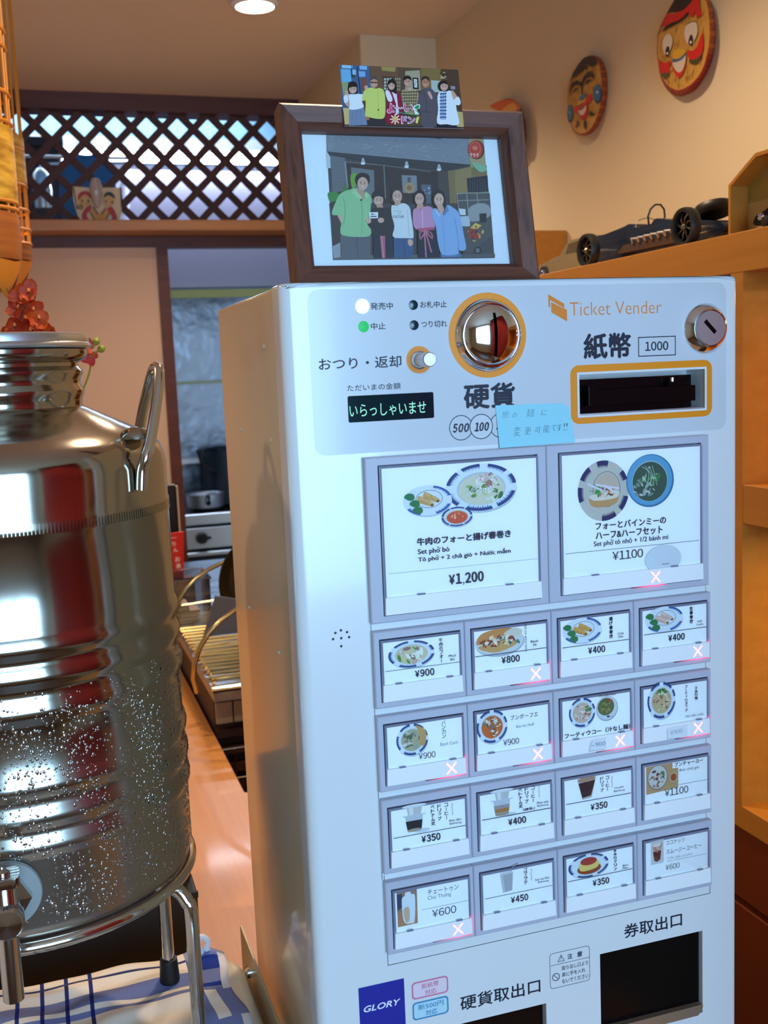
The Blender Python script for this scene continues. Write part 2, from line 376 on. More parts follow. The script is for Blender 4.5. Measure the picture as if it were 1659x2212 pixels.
# ------------------------------------------------------------ kitchen beyond
kw = plaster('kitchen_wall', (196, 196, 214)); kc = plaster('kitchen_ceiling', (150, 190, 215))
struct(box('wall_kitchen', kw, -1.6, 2.2, 5.3, 5.4, 0, 2.8)); struct(box('ceiling_kitchen', kc, -1.6, 2.2, YB+.1, 5.4, 2.78, 2.84))
struct(box('wall_kitchen_right', kw, 1.9, 2.0, YB+.1, 5.4, 0, 2.8)); struct(box('wall_over_trim', kc, -1.6, 1.9, YB+.1, YB+.14, ZC+.0, 2.8))
bh = box('ceiling_beam', kc, -1.6, 1.9, 4.82, 5.3, 2.50, 2.78); struct(bh); bh.name = 'trim_4'
t = empty('tube_light', (.75, 4.74, 2.43), 'long fluorescent tube fixture glowing white behind the lattice', 'lamp')
keep(MB().tube([(.05, 4.74, 2.425), (1.5, 4.74, 2.425)], .022, 12).build('tube', emit('tube_glow', (225, 240, 255), 14), smooth=True), t)
box('fixture_body', 'white', .02, 1.53, 4.70, 4.80, 2.455, 2.50, t)
# dark cupboard with pots seen through the left of the lattice
kd = mat('kitchen_dark_paint', (52, 32, 34), .6)
t = empty('kitchen_cupboard', (-.1, 4.3, 0), 'dark tall cupboard in the kitchen behind the left end of the lattice', 'cupboard')
box('carcass', kd, -.9, .16, 4.25, 4.7, 0, 2.36, t); box('top_board', kd, -.92, .18, 4.22, 4.72, 2.36, 2.39, t)
keep(MB().tube([(-.3, 4.25, 2.30), (-.3, 4.12, 2.30), (.42, 4.12, 2.30), (.42, 4.2, 2.30), (.1, 4.25, 2.30)], .006, 8).build('utensil_rail', 'brushed', smooth=True), t)
for i, x in enumerate((-.14, -.03, .09)):
    o = MB().lathe([(.0, 0), (.03, .0), (.035, .06), (.028, .12), (.012, .14), (.003, .142), (.003, .18+.09*(i % 2)), (0, .18+.09*(i % 2))], (x, 4.12, 2.12-.09*(i % 2)), n=20).build('hanging_ladle', ['brushed', 'kitchen_steel', 'brushed'][i], smooth=True)
    tag(o, ['steel ladle cup hanging farthest left behind the lattice', 'blue-grey steel cup hanging between two steel ones behind the lattice', 'steel cup hanging just left of the blue cloth behind the lattice'][i], 'ladle', 'utensils hanging in the dark kitchen cupboard')
cl = MB(); pts = []
cl.prism(smooth([(.17, 2.29), (.25, 2.305), (.33, 2.29), (.345, 2.12), (.28, 2.02), (.2, 2.0), (.15, 2.1)], 4), 4.10, 4.13, lambda u, w, d: (u, d, w))
tag(cl.build('hanging_cloth', mat('blue_cloth', (46, 96, 140), .8)), 'dark blue cloth hanging behind the lattice above the doll plaque', 'cloth')
# range hood wall, splashback, stove
hood = mat('hood_enamel', (112, 108, 128), .35)
t = empty('range_hood', (.9, 4.8, 1.87), 'grey violet range hood with a greenish brass gutter, seen through the doorway', 'range hood')
box('hood_body', hood, .45, 1.6, 4.72, 5.25, 1.885, 2.37, t); box('gutter', mat('aged_brass', (136, 134, 84), .4, .6), .45, 1.6, 4.70, 4.74, 1.838, 1.872, t)
t = empty('splashback', (.9, 5.28, .95), 'stainless steel splashback wall with a joint rail behind the stove', 'splashback')
box('steel_sheet', 'kitchen_steel', .40, 1.7, 5.26, 5.29, .9, 1.9, t); box('joint_rail', mat('rail_metal', (140, 146, 120), .35, .8), .4, 1.7, 5.24, 5.262, 1.468, 1.482, t)
t = empty('gas_stove', (.9, 4.8, 0), 'stainless gas stove with a black control knob, seen through the doorway', 'stove')
box('hob_top', 'black', .48, 1.6, 4.62, 5.22, .87, .895, t); box('front_lip', 'brushed', .48, 1.6, 4.60, 4.63, .868, .915, t, bevel=.004)
box('control_panel', 'brushed', .48, 1.6, 4.60, 4.64, .765, .855, t, bevel=.003); box('stove_body', 'black', .48, 1.6, 4.66, 5.2, .05, .87, t); box('oven_rail', 'brushed', .48, 1.6, 4.58, 4.62, .735, .752, t, bevel=.003)
kn = MB().lathe([(.026, 0), (.026, .018), (.02, .03), (0, .03)], (.645, 4.602, .812), 'y', 20).build('control_knob', 'black', smooth=True); keep(kn, t)
kb = MB().box(.640, .680, 4.565, 4.575, .808, .820).build('knob_pointer', 'black'); keep(kb, t)
pn = empty('saucepan', (.70, 4.9, .90), 'grey saucepan with a dark handle standing on the gas stove', 'saucepan')
keep(MB().lathe([(.062, 0), (.085, .015), (.088, .072), (.091, .074), (.083, .068), (.078, .01), (0, .008)], (.71, 4.88, .90), n=32).build('pan_body', 'brushed', smooth=True), pn)
keep(MB().tube([(.71, 4.79, .965), (.70, 4.74, .955), (.70, 4.72, .945)], .012, 8).build('pan_handle', 'black', smooth=True), pn)
t = empty('stock_pot', (.86, 5.0, .90), 'dark tall stock pot at the right of the stove, half hidden by the ticket machine', 'pot')
keep(MB().lathe([(.10, 0), (.11, .01), (.11, .26), (.115, .265), (.104, .26), (.1, .02), (0, .02)], (.845, 5.05, .90), n=32).build('pot_body', mat('dark_pot', (40, 52, 62), .4, .5), smooth=True), t)
keep(MB().tube([(.77, 4.96, 1.06), (.72, 4.94, 1.10), (.70, 4.93, 1.17)], .012, 8).build('pot_handle', 'black', smooth=True), t)
t = MB().prism([(.50, 1.10), (.735, 1.10), (.735, 1.12), (.50, 1.125)], 5.05, 5.25, lambda u, w, d: (u, d, w)).build('wall_ledge', 'brushed'); tag(t, 'narrow steel ledge on the splashback behind the saucepan', 'shelf')
t = box('white_tile_board', mat('warm_board', (190, 150, 120), .6), .50, .66, 5.22, 5.25, .96, 1.095); tag(t, 'beige board leaning on the splashback below the steel ledge', 'board')
# ------------------------------------------------------------ downlight
dc = UZ(550, 6, ZC)
t = empty('downlight', (dc.x, dc.y, ZC), 'round white recessed ceiling downlight, switched on', 'lamp')
keep(MB().lathe([(.047, 0), (.056, -.001), (.056, -.006), (.045, -.010), (.045, -.002)], (dc.x, dc.y, ZC), n=40).build('trim_ring', 'white', smooth=True), t)
keep(MB().lathe([(.045, -.008), (0, -.009)], (dc.x, dc.y, ZC), n=40).build('lens', emit('downlight_glow', (255, 244, 225), 9), smooth=True), t)
# red curtain by the entrance behind the viewer
cu = MB(); pts = []
for i in range(41): pts.append((.62+.30*i/40, -.35+.55*i/40+.018*math.sin(i*1.3)))
vs = [(x, y, z) for z in (.75, 2.05) for x, y in pts]; cu.add(vs, [(i, i+1, 42+i, 41+i) for i in range(40)]); cu.add([(x+.006, y-.004, z) for x, y, z in vs], [(i, 41+i, 42+i, i+1) for i in range(40)])
tag(cu.build('door_curtain', mat('red_cloth', (150, 30, 24), .85), smooth=True), 'dark red cloth curtain hanging at the entrance, seen only as a reflection', 'curtain')
# ------------------------------------------------------------ right cabinet
XS = .74
c = empty('display_cabinet', (XS, 1.2, 0), 'tall light brown wooden wall cabinet with lit open niches and shaded drawer fronts', 'cabinet')
box('top_board', 'cabinet', XS, XR-.002, .35, 2.03, 1.588, 1.631, c, bevel=.0015)
box('upright', 'cabinet', XS, XR-.002, 1.0025, 1.024, .983, 1.588, c)
box('upright', 'cabinet', XS, XR-.002, .35, .372, .983, 1.588, c)
box('upright', 'cabinet', XS, XR-.002, 2.008, 2.03, .983, 1.588, c)
box('back_panel', 'cabinet', XR-.014, XR-.002, .372, 2.008, .983, 1.588, c)
box('niche_shelf', 'cabinet', XS, XR-.014, .372, 1.0025, 1.313, 1.357, c, bevel=.0015)
box('niche_shelf', 'cabinet', XS, XR-.014, 1.024, 2.008, 1.313, 1.357, c, bevel=.0015)
box('counter_board', 'cabinet', XS, XR-.002, .35, 2.03, .955, .983, c, bevel=.0015)
box('base_body', 'cab_dark', XS+.02, XR-.002, .36, 2.03, 0, .955, c)
for ya, yb in ((.355, .92), (.925, 1.49), (1.495, 2.03)):
    box('drawer_front', 'cab_dark', XS+.004, XS+.02, ya, yb, .866, .953, c, bevel=.001); box('cupboard_door', 'cab_dark', XS+.004, XS+.02, ya, yb, .08, .857, c, bevel=.001)
t = box('end_block', 'cabinet', .80, XR-.002, 2.035, 2.055, 1.631-.04, 1.768); tag(t, 'light brown wooden end board standing behind the silver toy car', 'board')
vz = MB().lathe([(0, 0), (.045, 0), (.065, .05), (.068, .10), (.05, .16), (.025, .2), (.03, .22), (.022, .22), (0, .02)], (.97, .83, .983), n=40).build('brown_vase', mat('brown_glaze', (120, 52, 20), .3), smooth=True)
tag(vz, 'round dark brown vase inside the lower lit niche', 'vase')
# ------------------------------------------------------------ ticket machine
MX, FY, MZ, TAB = .163, .7164, 1.560, .85
def fu(u): return MX+u/1000
def fv(v): return MZ-v/1000
tm = empty('ticket_machine', (MX+.18, FY+.13, TAB), 'white counter-top ticket vending machine with rows of picture menu buttons', 'ticket machine')
HM = (MZ-TAB)*1000
def rbox(x0, x1, y0, y1, z0, z1, r, n=6):   # box whose vertical edges are rounded
    pl = []
    for cx, cy_, a in ((x1-r, y0+r, -90), (x1-r, y1-r, 0), (x0+r, y1-r, 90), (x0+r, y0+r, 180)): pl += ell(cx, cy_, r, r, n, a, a+90)
    return MB().prism(pl, z0, z1, lambda u, w, d: (u, w, d))
body = MB().box(MX+.001, MX+.361, FY+.029, .977, TAB, MZ-.001).build('body_housing', 'side', bevel=.0025, smooth=True); keep(body, tm)
# front door with real openings
pl = ell(MX+.361-.004, FY+.004, .004, .004, 4, -90, 0)+[(MX+.361, FY+.026), (MX, FY+.026)]+ell(MX+.009, FY+.009, .009, .009, 8, 180, 270)
door = MB().prism(pl, TAB+.004, MZ, lambda u, w, d: (u, w, d)).build('front_door', 'white')
def cut(o, *boxes):
    for i, b in enumerate(boxes):
        c_ = MB().box(*b).build('cutter', 'black'); md = o.modifiers.new('b', 'BOOLEAN'); md.operation = 'DIFFERENCE'; md.object = c_; md.solver = 'EXACT'
        bpy.context.view_layer.update(); me = bpy.data.meshes.new_from_object(o.evaluated_get(bpy.context.evaluated_depsgraph_get()))
        o.modifiers.clear(); old = o.data; o.data = me; bpy.data.objects.remove(c_)
cut(door, (fu(222), fu(331), FY-.01, FY+.024, fv(100.6), fv(69.6)), (fu(232.4), fu(327.8), FY-.01, FY+.024, fv(604), fv(531)), (fu(108), fu(184), FY-.01, FY+.024, fv(640), fv(561.8)))
bm = bmesh.new(); bm.from_mesh(door.data)
eds = [e for e in bm.edges if all(abs(v_.co.z-MZ) < 1e-5 for v_ in e.verts) and any(v_.co.y < FY+.02 for v_ in e.verts)]
bmesh.ops.bevel(bm, geom=eds, offset=.0035, segments=3, affect='EDGES', profile=.6); bm.to_mesh(door.data); bm.free()
door.data.set_sharp_from_angle(angle=math.radians(35)); door.data.polygons.foreach_set('use_smooth', [True]*len(door.data.polygons)); keep(door, tm)
def flat(name, poly, m, y0, y1, parent, hole=None):   # plate on the face: poly in (u,v)
    mb = MB()
    if hole is None: mb.prism(poly, y0, y1, lambda u, w, d: (fu(u), FY-d/1000, fv(w)))
    else:
        k = len(poly); P = lambda q, d: [(fu(u), FY-d/1000, fv(w)) for u, w in q]
        mb.add(P(poly, y1)+P(hole, y1)+P(poly, y0)+P(hole, y0), [(i, (i+1) % k, k+(i+1) % k, k+i) for i in range(k)]+[(i, (i+1) % k, 2*k+(i+1) % k, 2*k+i) for i in range(k)]+[(k+i, k+(i+1) % k, 3*k+(i+1) % k, 3*k+i) for i in range(k)])
    o = mb.build(name, m); keep(o, parent); return o
lp = flat('label_sheet', rrect(18.5, 4.5, 350.5, 117.5, 8), 'panel', -.1, .12, tm)
# the sheet must not cover the bill slot: cut it too
cut(lp, (fu(222), fu(331), FY-.01, FY+.01, fv(100.6), fv(69.6)))
# bill acceptor
o = flat('bill_slot_ring', rrect(215.4, 63, 337.6, 106.5, 7), 'orange', .12, .22, tm, rrect(220.6, 68.3, 332.3, 101.8, .5))
o = flat('bill_slot_rim', rrect(220.6, 68.3, 332.3, 101.8, .5), 'white', .1, 1.0, tm, rrect(222.4, 70, 330.6, 100.2, .3))
ba = box('bill_acceptor', 'blackgloss', fu(224), fu(327), FY+.012, FY+.023, fv(99), fv(74), tm)
o = MB().box(fu(231), fu(325), FY+.003, FY+.012, fv(94), fv(82)).box(fu(231), fu(238), FY+.001, FY+.012, fv(94), fv(79)).box(fu(302), fu(321), FY+.004, FY+.012, fv(82), fv(78.5)).build('bill_lip', 'blackgloss', ba, bevel=.0006)
o = MB().box(fu(222.2), fu(331), FY+.0005, FY+.024, fv(100.6), fv(99.2)).build('slot_floor', 'brushed', ba)
o = MB().tube([(fu(306), FY+.006, fv(79)), (fu(306), FY+.006, fv(75.5))], .0016, 10).build('bill_sensor', 'brushed', ba)
# coin insert
def disc_y(name, prof, u, v_, m, parent, n=56, smooth=True):
    o = MB().lathe([(r/1000, h/1000) for r, h in prof], (fu(u), FY, fv(v_)), 'y', n).build(name, m, smooth=smooth); keep(o, parent); return o
disc_y('coin_ring', [(25, .12), (30.2, .12), (30.2, .2), (25, .2)], 150.2, 39, 'orange', tm)
disc_y('coin_bezel', [(21.5, .1), (25.8, .1), (25.8, 1.2), (24.9, 2.2), (23.6, 5.2), (22.6, 5.8), (21.6, 5.2), (21.5, .4)], 150.6, 39, 'chrome', tm)
dome = disc_y('coin_dome', [(21.6, 2)]+[(21.6*math.cos(math.radians(a)), 4.6+9*math.sin(math.radians(a))) for a in range(0, 91, 6)], 150.6, 39, 'chrome', tm)
sl = MB(); 
for i in range(12):
    v0, v1 = -15.3+i*30.6/12, -15.3+(i+1)*30.6/12; h = lambda q: 4.6+9*math.sqrt(max(0, 1-(q/21.6)**2))
    sl.add([(fu(149.7), FY-(h(v0)+.05)/1000, fv(39+v0)), (fu(151.9), FY-(h(v0)+.05)/1000, fv(39+v0)), (fu(151.9), FY-(h(v1)+.05)/1000, fv(39+v1)), (fu(149.7), FY-(h(v1)+.05)/1000, fv(39+v1))], [(0, 1, 2, 3)])
o = sl.build('coin_slot', mat('slot_black', (2, 2, 2), .9, spec=0)); o.parent = dome
# return knob
disc_y('knob_ring', [(6, .12), (9.6, .12), (9.6, .2), (6, .2)], 97.2, 54.4, 'orange', tm, 40)
kb = disc_y('return_knob', [(6.4, .1), (6.4, 1.8), (5.6, 2.2), (5.2, 1.6), (5.0, 1.6), (5.0, 21.3), (4.4, 22), (0, 22)], 97.2, 54.6, 'brushed', tm, 32)
# key lock
lk = disc_y('key_lock', [(19.3, .1), (19.3, .8), (18.6, 1.8), (15.5, 5.8), (14.2, 6.6), (13.4, 6.4), (13.2, 5.4)], 331.7, 39.2, 'chrome', tm, 48)
lc = disc_y('lock_cylinder', [(13, 1), (13, 7.4), (12.5, 8), (0, 8)], 331.7, 39.2, 'brushed', tm, 40); lc.parent = lk; lc.matrix_parent_inverse = Matrix.Translation(-tm.location) if False else Matrix.Identity(4)
lcw = MB(); a = math.radians(45)
for s0, s1, w, m_ in ((-6.5, 6.5, 1.6, 0),):
    pts = [(-s1, -w), (s1, -w), (s1, w), (-s1, w)]; pts = [(331.7+x*math.cos(a)-y*math.sin(a)-1, 39.2+x*math.sin(a)+y*math.cos(a)-1) for x, y in pts]
    lcw.prism(pts, 7.9, 8.1, lambda u, w_, d: (fu(u), FY-d/1000, fv(w_)))
o = lcw.build('key_hole', 'blackgloss'); o.parent = lk
# status lamps
for n_, u, v_, r, m_ in (('status_lamp', 57.2, 16.5, 4.9, emit('lamp_on', (200, 255, 245), 2.6)), ('status_lamp', 57.4, 30.3, 3.9, emit('lamp_green', (30, 205, 110), .9)), ('status_lamp', 94.4, 16.4, 3.4, mat('lamp_off', (8, 48, 60), .2)), ('status_lamp', 94.4, 30.3, 3.4, bpy.data.materials['lamp_off'])):
    disc_y(n_, [(r, .1), (r, .4), (r*.6, .75), (0, .9)], u, v_, m_, tm, 28)
# number display
dp = flat('display_window', rrect(43.6, 77.4, 107, 95.7, 1.2), mat('display_glass', (6, 34, 44), .06), .1, .3, tm)
def face_canvas(y=.35, step=2e-5): return Canvas((fu(0), FY-y/1000, fv(0)), (1, 0, 0), (0, 0, -1), .001, step)
dt = face_canvas(.4)
dt.text('いらっしゃいませ', 44.6, 83.4, 101, 92.2, (150, 255, 235), 0)
o = dt.build('display_text', emit('display_green', (150, 255, 225), 1.1)); o.parent = dp
# printing on the fascia
INK = (12, 18, 44)
LT = lambda nm='lettering': c.build(nm, 'paper', tm)
c = face_canvas(.18)
for t_, b in (('発売中', (63, 14.2, 79.4, 19)), ('中止', (62.7, 27.9, 73.4, 32.6)), ('お札中止', (99.5, 14, 119.4, 18.6)), ('つり切れ', (99.8, 27.6, 119.2, 32.2))): c = face_canvas(.18); c.text(t_, *b, INK, .012); LT()
c = face_canvas(.18); c.text('おつり・返却', 24.2, 50.8, 84, 59, INK, .012); LT(); c = face_canvas(.18); c.text('ただいまの金額', 43.7, 69.7, 82.7, 74.1, INK, .006); LT(); c = face_canvas(.18)
c.text('硬貨', 130, 72.9, 170.5, 91.2, INK, .03); LT(); c = face_canvas(.18); c.text('紙幣', 226.7, 40, 266.8, 59.2, INK, .03); LT(); c = face_canvas(.18)
for u in (127.3, 143.0, 158.7):
    c.ring(ell(u, 103.9, 9.1, 9.1, 40), ell(u, 103.9, 8.55, 8.55, 40), INK)
c.el(143, 103.9, 8.55, 8.55, (206, 212, 220)); c.ring(ell(143, 103.9, 9.1, 9.1, 40), ell(143, 103.9, 8.55, 8.55, 40), INK)
c.text('500', 120.6, 100.8, 133.8, 107.2, INK, .035, .25); c.text('100', 137.2, 100.8, 149.2, 107.2, INK, .035, .25); c.text('50', 154.5, 100.8, 163, 107.2, INK, .035, .25)
LT('coin_symbols'); c = face_canvas(.18)
c.line([(273.2, 44.3), (305.1, 44.3), (305.1, 58.3), (273.2, 58.3)], .7, INK, True); c.text('1000', 278.5, 47.7, 299, 54.5, INK, .02)
LT('note_symbol'); c = face_canvas(.18)
OR = (226, 130, 30)
c.poly([(198.8, 11.0), (211.6, 18), (211.6, 21.2), (200.2, 15.2), (200.2, 20.6), (198.8, 19.8)], OR); c.poly([(201, 16.6), (213.7, 22.4), (213.7, 30.8), (201, 24)], OR)
LT('logo_mark'); c = face_canvas(.18); c.text('Ticket Vender', 216, 17.2, 293.2, 26.8, OR, -.012)
LT()
c = face_canvas(.12)
c.text('硬貨取出口', 111.4, 539.4, 179.3, 551.2, INK, .012); LT(); c = face_canvas(.12); c.text('券取出口', 254.5, 510.6, 308.3, 522.5, INK, .012); LT(); c = face_canvas(.12)
c.line([(54.9, 430), (54.9, 501), (335, 499.6), (335, 492)], .45, (40, 44, 60))
for y0_, y1_ in ((239, 245), (301, 307.5), (364, 370), (427, 433)): c.line([(53.2, y0_), (53.2, y1_)], .4, (40, 44, 60)); c.line([(331.5, y0_), (331.5, y1_)], .25, (90, 94, 110))
c.build('panel_outline', 'paper', tm); c = face_canvas(.12)
GR = (70, 78, 100)
c.ring(rrect(187.8, 521.1, 223.2, 551, 3), rrect(188.2, 521.5, 222.8, 550.6, 2.7), GR); c.line([(188, 531.3), (223, 531.3)], .35, GR)
c.line([(195, 529.2), (197.9, 524), (200.8, 529.2)], .45, GR, True); c.line([(197.9, 525.5), (197.9, 527.6)], .5, GR); c.text('注', 203.4, 524.4, 207.8, 529, GR, .02); c.text('意', 212, 524.4, 216.6, 529, GR, .02)
for i, t_ in enumerate(('取り出し口より', '奥に手を入れ', 'ないでください')): c.text(t_, 198.3, 533.6+i*5.6, (221.5, 219, 221.8)[i], 537.2+i*5.6, GR, 0)
c.ring(ell(193, 541.5, 3.3, 3.3), ell(193, 541.5, 2.75, 2.75), GR); c.line([(191, 539.5), (195, 543.5)], .5, GR)
c.build('caution_label', 'paper', tm); c = face_canvas(.12)
PK, BL = (214, 120, 158), (50, 140, 184)
c.ring(rrect(72.6, 519.3, 102.1, 533.2, 3), rrect(73.8, 520.5, 100.9, 532, 2.2), PK); c.poly(rrect(73.8, 520.5, 100.9, 532, 2.2), (232, 214, 226)); c.text('新紙幣', 80.5, 521.6, 94.5, 526, PK, .01); c.text('対応', 83, 527.2, 92.5, 531.4, PK, .01)
c.build('notice_tag', 'paper', tm); c = face_canvas(.12)
c.ring(rrect(72.6, 535.7, 101.8, 550.1, 3), rrect(73.8, 536.9, 100.6, 548.9, 2.2), BL); c.poly(rrect(73.8, 536.9, 100.6, 548.9, 2.2), (184, 222, 238)); c.text('新500円', 77, 538, 97.8, 542.6, BL, .01); c.text('対応', 83, 543.8, 92.5, 548.2, BL, .01)
c.build('notice_tag', 'paper', tm); c = face_canvas(.12)
c.poly([(31, 513.9), (66.8, 513.9), (66.8, 551), (31, 551)], (16, 28, 150))
GW = (235, 240, 250)
c.text('GLORY', 34.4, 529.2, 63.4, 534.2, GW, .03, .25)
c.build('maker_badge', 'paper', tm)
for u, v_ in ((30.9, 247.5), (30.9, 241.8), (30.6, 253.3), (24.9, 247.5), (36.7, 247.4), (26.8, 243.2), (35.3, 243.6)):
    disc_y('speaker_hole', [(.95, .02), (0, .05)], u, v_, 'black', tm, 12)
# ticket and coin outlets
box('ticket_flap', 'blackgloss', fu(233.2), fu(327), FY+.004, FY+.007, fv(597), fv(532), tm, bevel=.0006)
o = MB().prism([(232.6, 596), (327.6, 596), (327.6, 599), (323, 605), (232.6, 605)], -6, 1.4, lambda u, w, d: (fu(u), FY-d/1000, fv(w))).build('outlet_lip', mat('beige_metal', (180, 160, 138), .35, .7), bevel=.0008); keep(o, tm)
box('coin_tray', 'blackgloss', fu(108.5), fu(183.5), FY+.006, FY+.022, fv(640), fv(562), tm)
# side details
for y, z in ((.782, 1.520), (.775, 1.452), (.895, 1.455), (.905, 1.30), (.79, 1.288)):
    o = MB().lathe([(.0016, 0), (.0016, .0012), (0, .0013)], (MX+.001, y, z), 'x', 10).build('side_rivet', 'side'); keep(o, tm)
bk = MB().prism([(.70, .852), (.995, .852), (.995, .963), (.70, .963)], MX-.011, MX-.0088, lambda u, w, d: (d, u, w)).build('anchor_plate', mat('beige_plate', (196, 178, 140), .3, .4), bevel=.0005); keep(bk, tm)
o = MB().box(MX-.011, MX+.002, .70, .995, .852, .855).build('anchor_foot', bk.data.materials[0]); keep(o, tm)
for y, z in ((.957, .935), (.93, .885)):
    o = MB().lathe([(.006, 0), (.006, .002), (.003, .004), (0, .0042)], (MX-.011, y, z), 'x', 16).build('anchor_screw', 'chrome', smooth=True); keep(o, tm)
# ------------------------------------------------------------ menu buttons
WH = (250, 252, 254); NAVY = (24, 60, 120)
def scatter(c, cx, cy_, rx, ry, cols, n, s0=.8, s1=2.2, seed=1):
    r = random.Random(seed)
    for i in range(n):
        a = r.random()*6.283; q = math.sqrt(r.random()); k = s0+(s1-s0)*r.random(); an = r.random()*180
        c.el(cx+math.cos(a)*q*rx, cy_+math.sin(a)*q*ry, k, k*(.25+.4*r.random()), r.choice(cols), 8, an); c.l -= .75
def plate(c, cx, cy_, rx, ry, dash=True, col=(222, 232, 240), seg=None, rim=NAVY, inner=True):
    c.el(cx+rx*.03, cy_+ry*.12, rx*.98, ry*.98, (190, 200, 214), 30); c.el(cx, cy_, rx, ry, col, 36)
    if dash:
        for a0, a1 in seg or ((10, 62), (78, 125), (145, 200), (220, 262), (278, 318), (328, 352)):
            c.ring(ell(cx, cy_, rx, ry, 12, a0, a1)+[(cx, cy_)]*0, ell(cx, cy_, rx*.93, ry*.92, 12, a0, a1), rim) if False else None
            o_ = ell(cx, cy_, rx, ry, 10, a0, a1); i_ = ell(cx, cy_, rx*.90, ry*.88, 10, a0, a1)
            c.l += 1; col_ = lin(rim); P = [c.pos(*c.mp(*p)) for p in o_+i_]; c.mb.add(P, [(i, i+1, 12+i, 11+i) for i in range(10)], col_)
            for j in range(10):
                a = math.radians(a0+(a1-a0)*(j+.5)/10); a_ = math.radians(a0+(a1-a0)*(j+.1)/10); b_ = math.radians(a0+(a1-a0)*(j+.9)/10)
                k = .80 if j % 2 else .84
                c.l += (j == 0); c.mb.add([c.pos(*c.mp(cx+math.cos(q)*rx*f, cy_+math.sin(q)*ry*g)) for q, f, g in ((a_, .905, .885), (b_, .905, .885), (a, k, k-.03))], [(0, 1, 2)], lin((60, 110, 165)))
def noodle(c, cx, cy_, rx, ry, pal, seed=1, dash=True, n=26, broth=(206, 196, 160)):
    plate(c, cx, cy_, rx, ry, dash); c.el(cx, cy_+ry*.02, rx*.72, ry*.72, (196, 200, 196), 30); c.el(cx, cy_+ry*.04, rx*.69, ry*.69, broth, 30)
    scatter(c, cx, cy_, rx*.58, ry*.58, pal, n, rx*.06, rx*.2, seed)
GREENS = [(92, 140, 60), (60, 110, 60), (150, 180, 100)]
PHO = [(226, 214, 206), (206, 170, 160), (150, 110, 100), (238, 238, 230), (110, 150, 70), (80, 130, 60), (220, 228, 200), (236, 230, 224)]
def rolls(c, x, y, s, body=(206, 160, 92), hl=(226, 190, 130)):
    plate(c, x, y, 17*s, 10*s, True, (222, 230, 238), ((20, 70), (110, 150), (285, 345)), (40, 90, 160)); c.ring(ell(x+1*s, y-1*s, 9.5*s, 6*s), ell(x+1*s, y-1*s, 9.2*s, 5.7*s), (60, 70, 90))
    for dx, dy in ((2.6, -2.6), (-1.6, -.2)):
        c.poly(smooth([(x+(dx-5.5)*s, y+(dy-1.8)*s), (x+(dx-4)*s, y+(dy-3.2)*s), (x+(dx+5.5)*s, y+(dy+2.2)*s), (x+(dx+5)*s, y+(dy+4.4)*s), (x+(dx+3)*s, y+(dy+4.2)*s), (x+(dx-5.5)*s, y+(dy+.8)*s)], 3), body)
        c.line([(x+(dx-4.3)*s, y+(dy-2)*s), (x+(dx+4.6)*s, y+(dy+2.6)*s)], .7*s, hl)
        scatter(c, x+dx*s, y+(dy+.8)*s, 4*s, 2*s, [(170, 120, 60), (140, 90, 50)], 5, .25*s, .5*s, int(dx*10)); c.el(x+(dx+4.3)*s, y+(dy+3.4)*s, .9*s, .8*s, (90, 60, 40), 10)
    for px_, py_, r_ in ((-13, -3.2, 20), (-9.5, 1.5, 40), (-7.5, 6, 60)):
        c.poly(smooth([(x+(px_-3.6)*s, y+(py_)*s), (x+(px_-1)*s, y+(py_-2.4)*s), (x+(px_+3)*s, y+(py_-1.6)*s), (x+(px_+3.4)*s, y+(py_+1.6)*s), (x+(px_)*s, y+(py_+2.4)*s)], 3), (24, 120, 66))
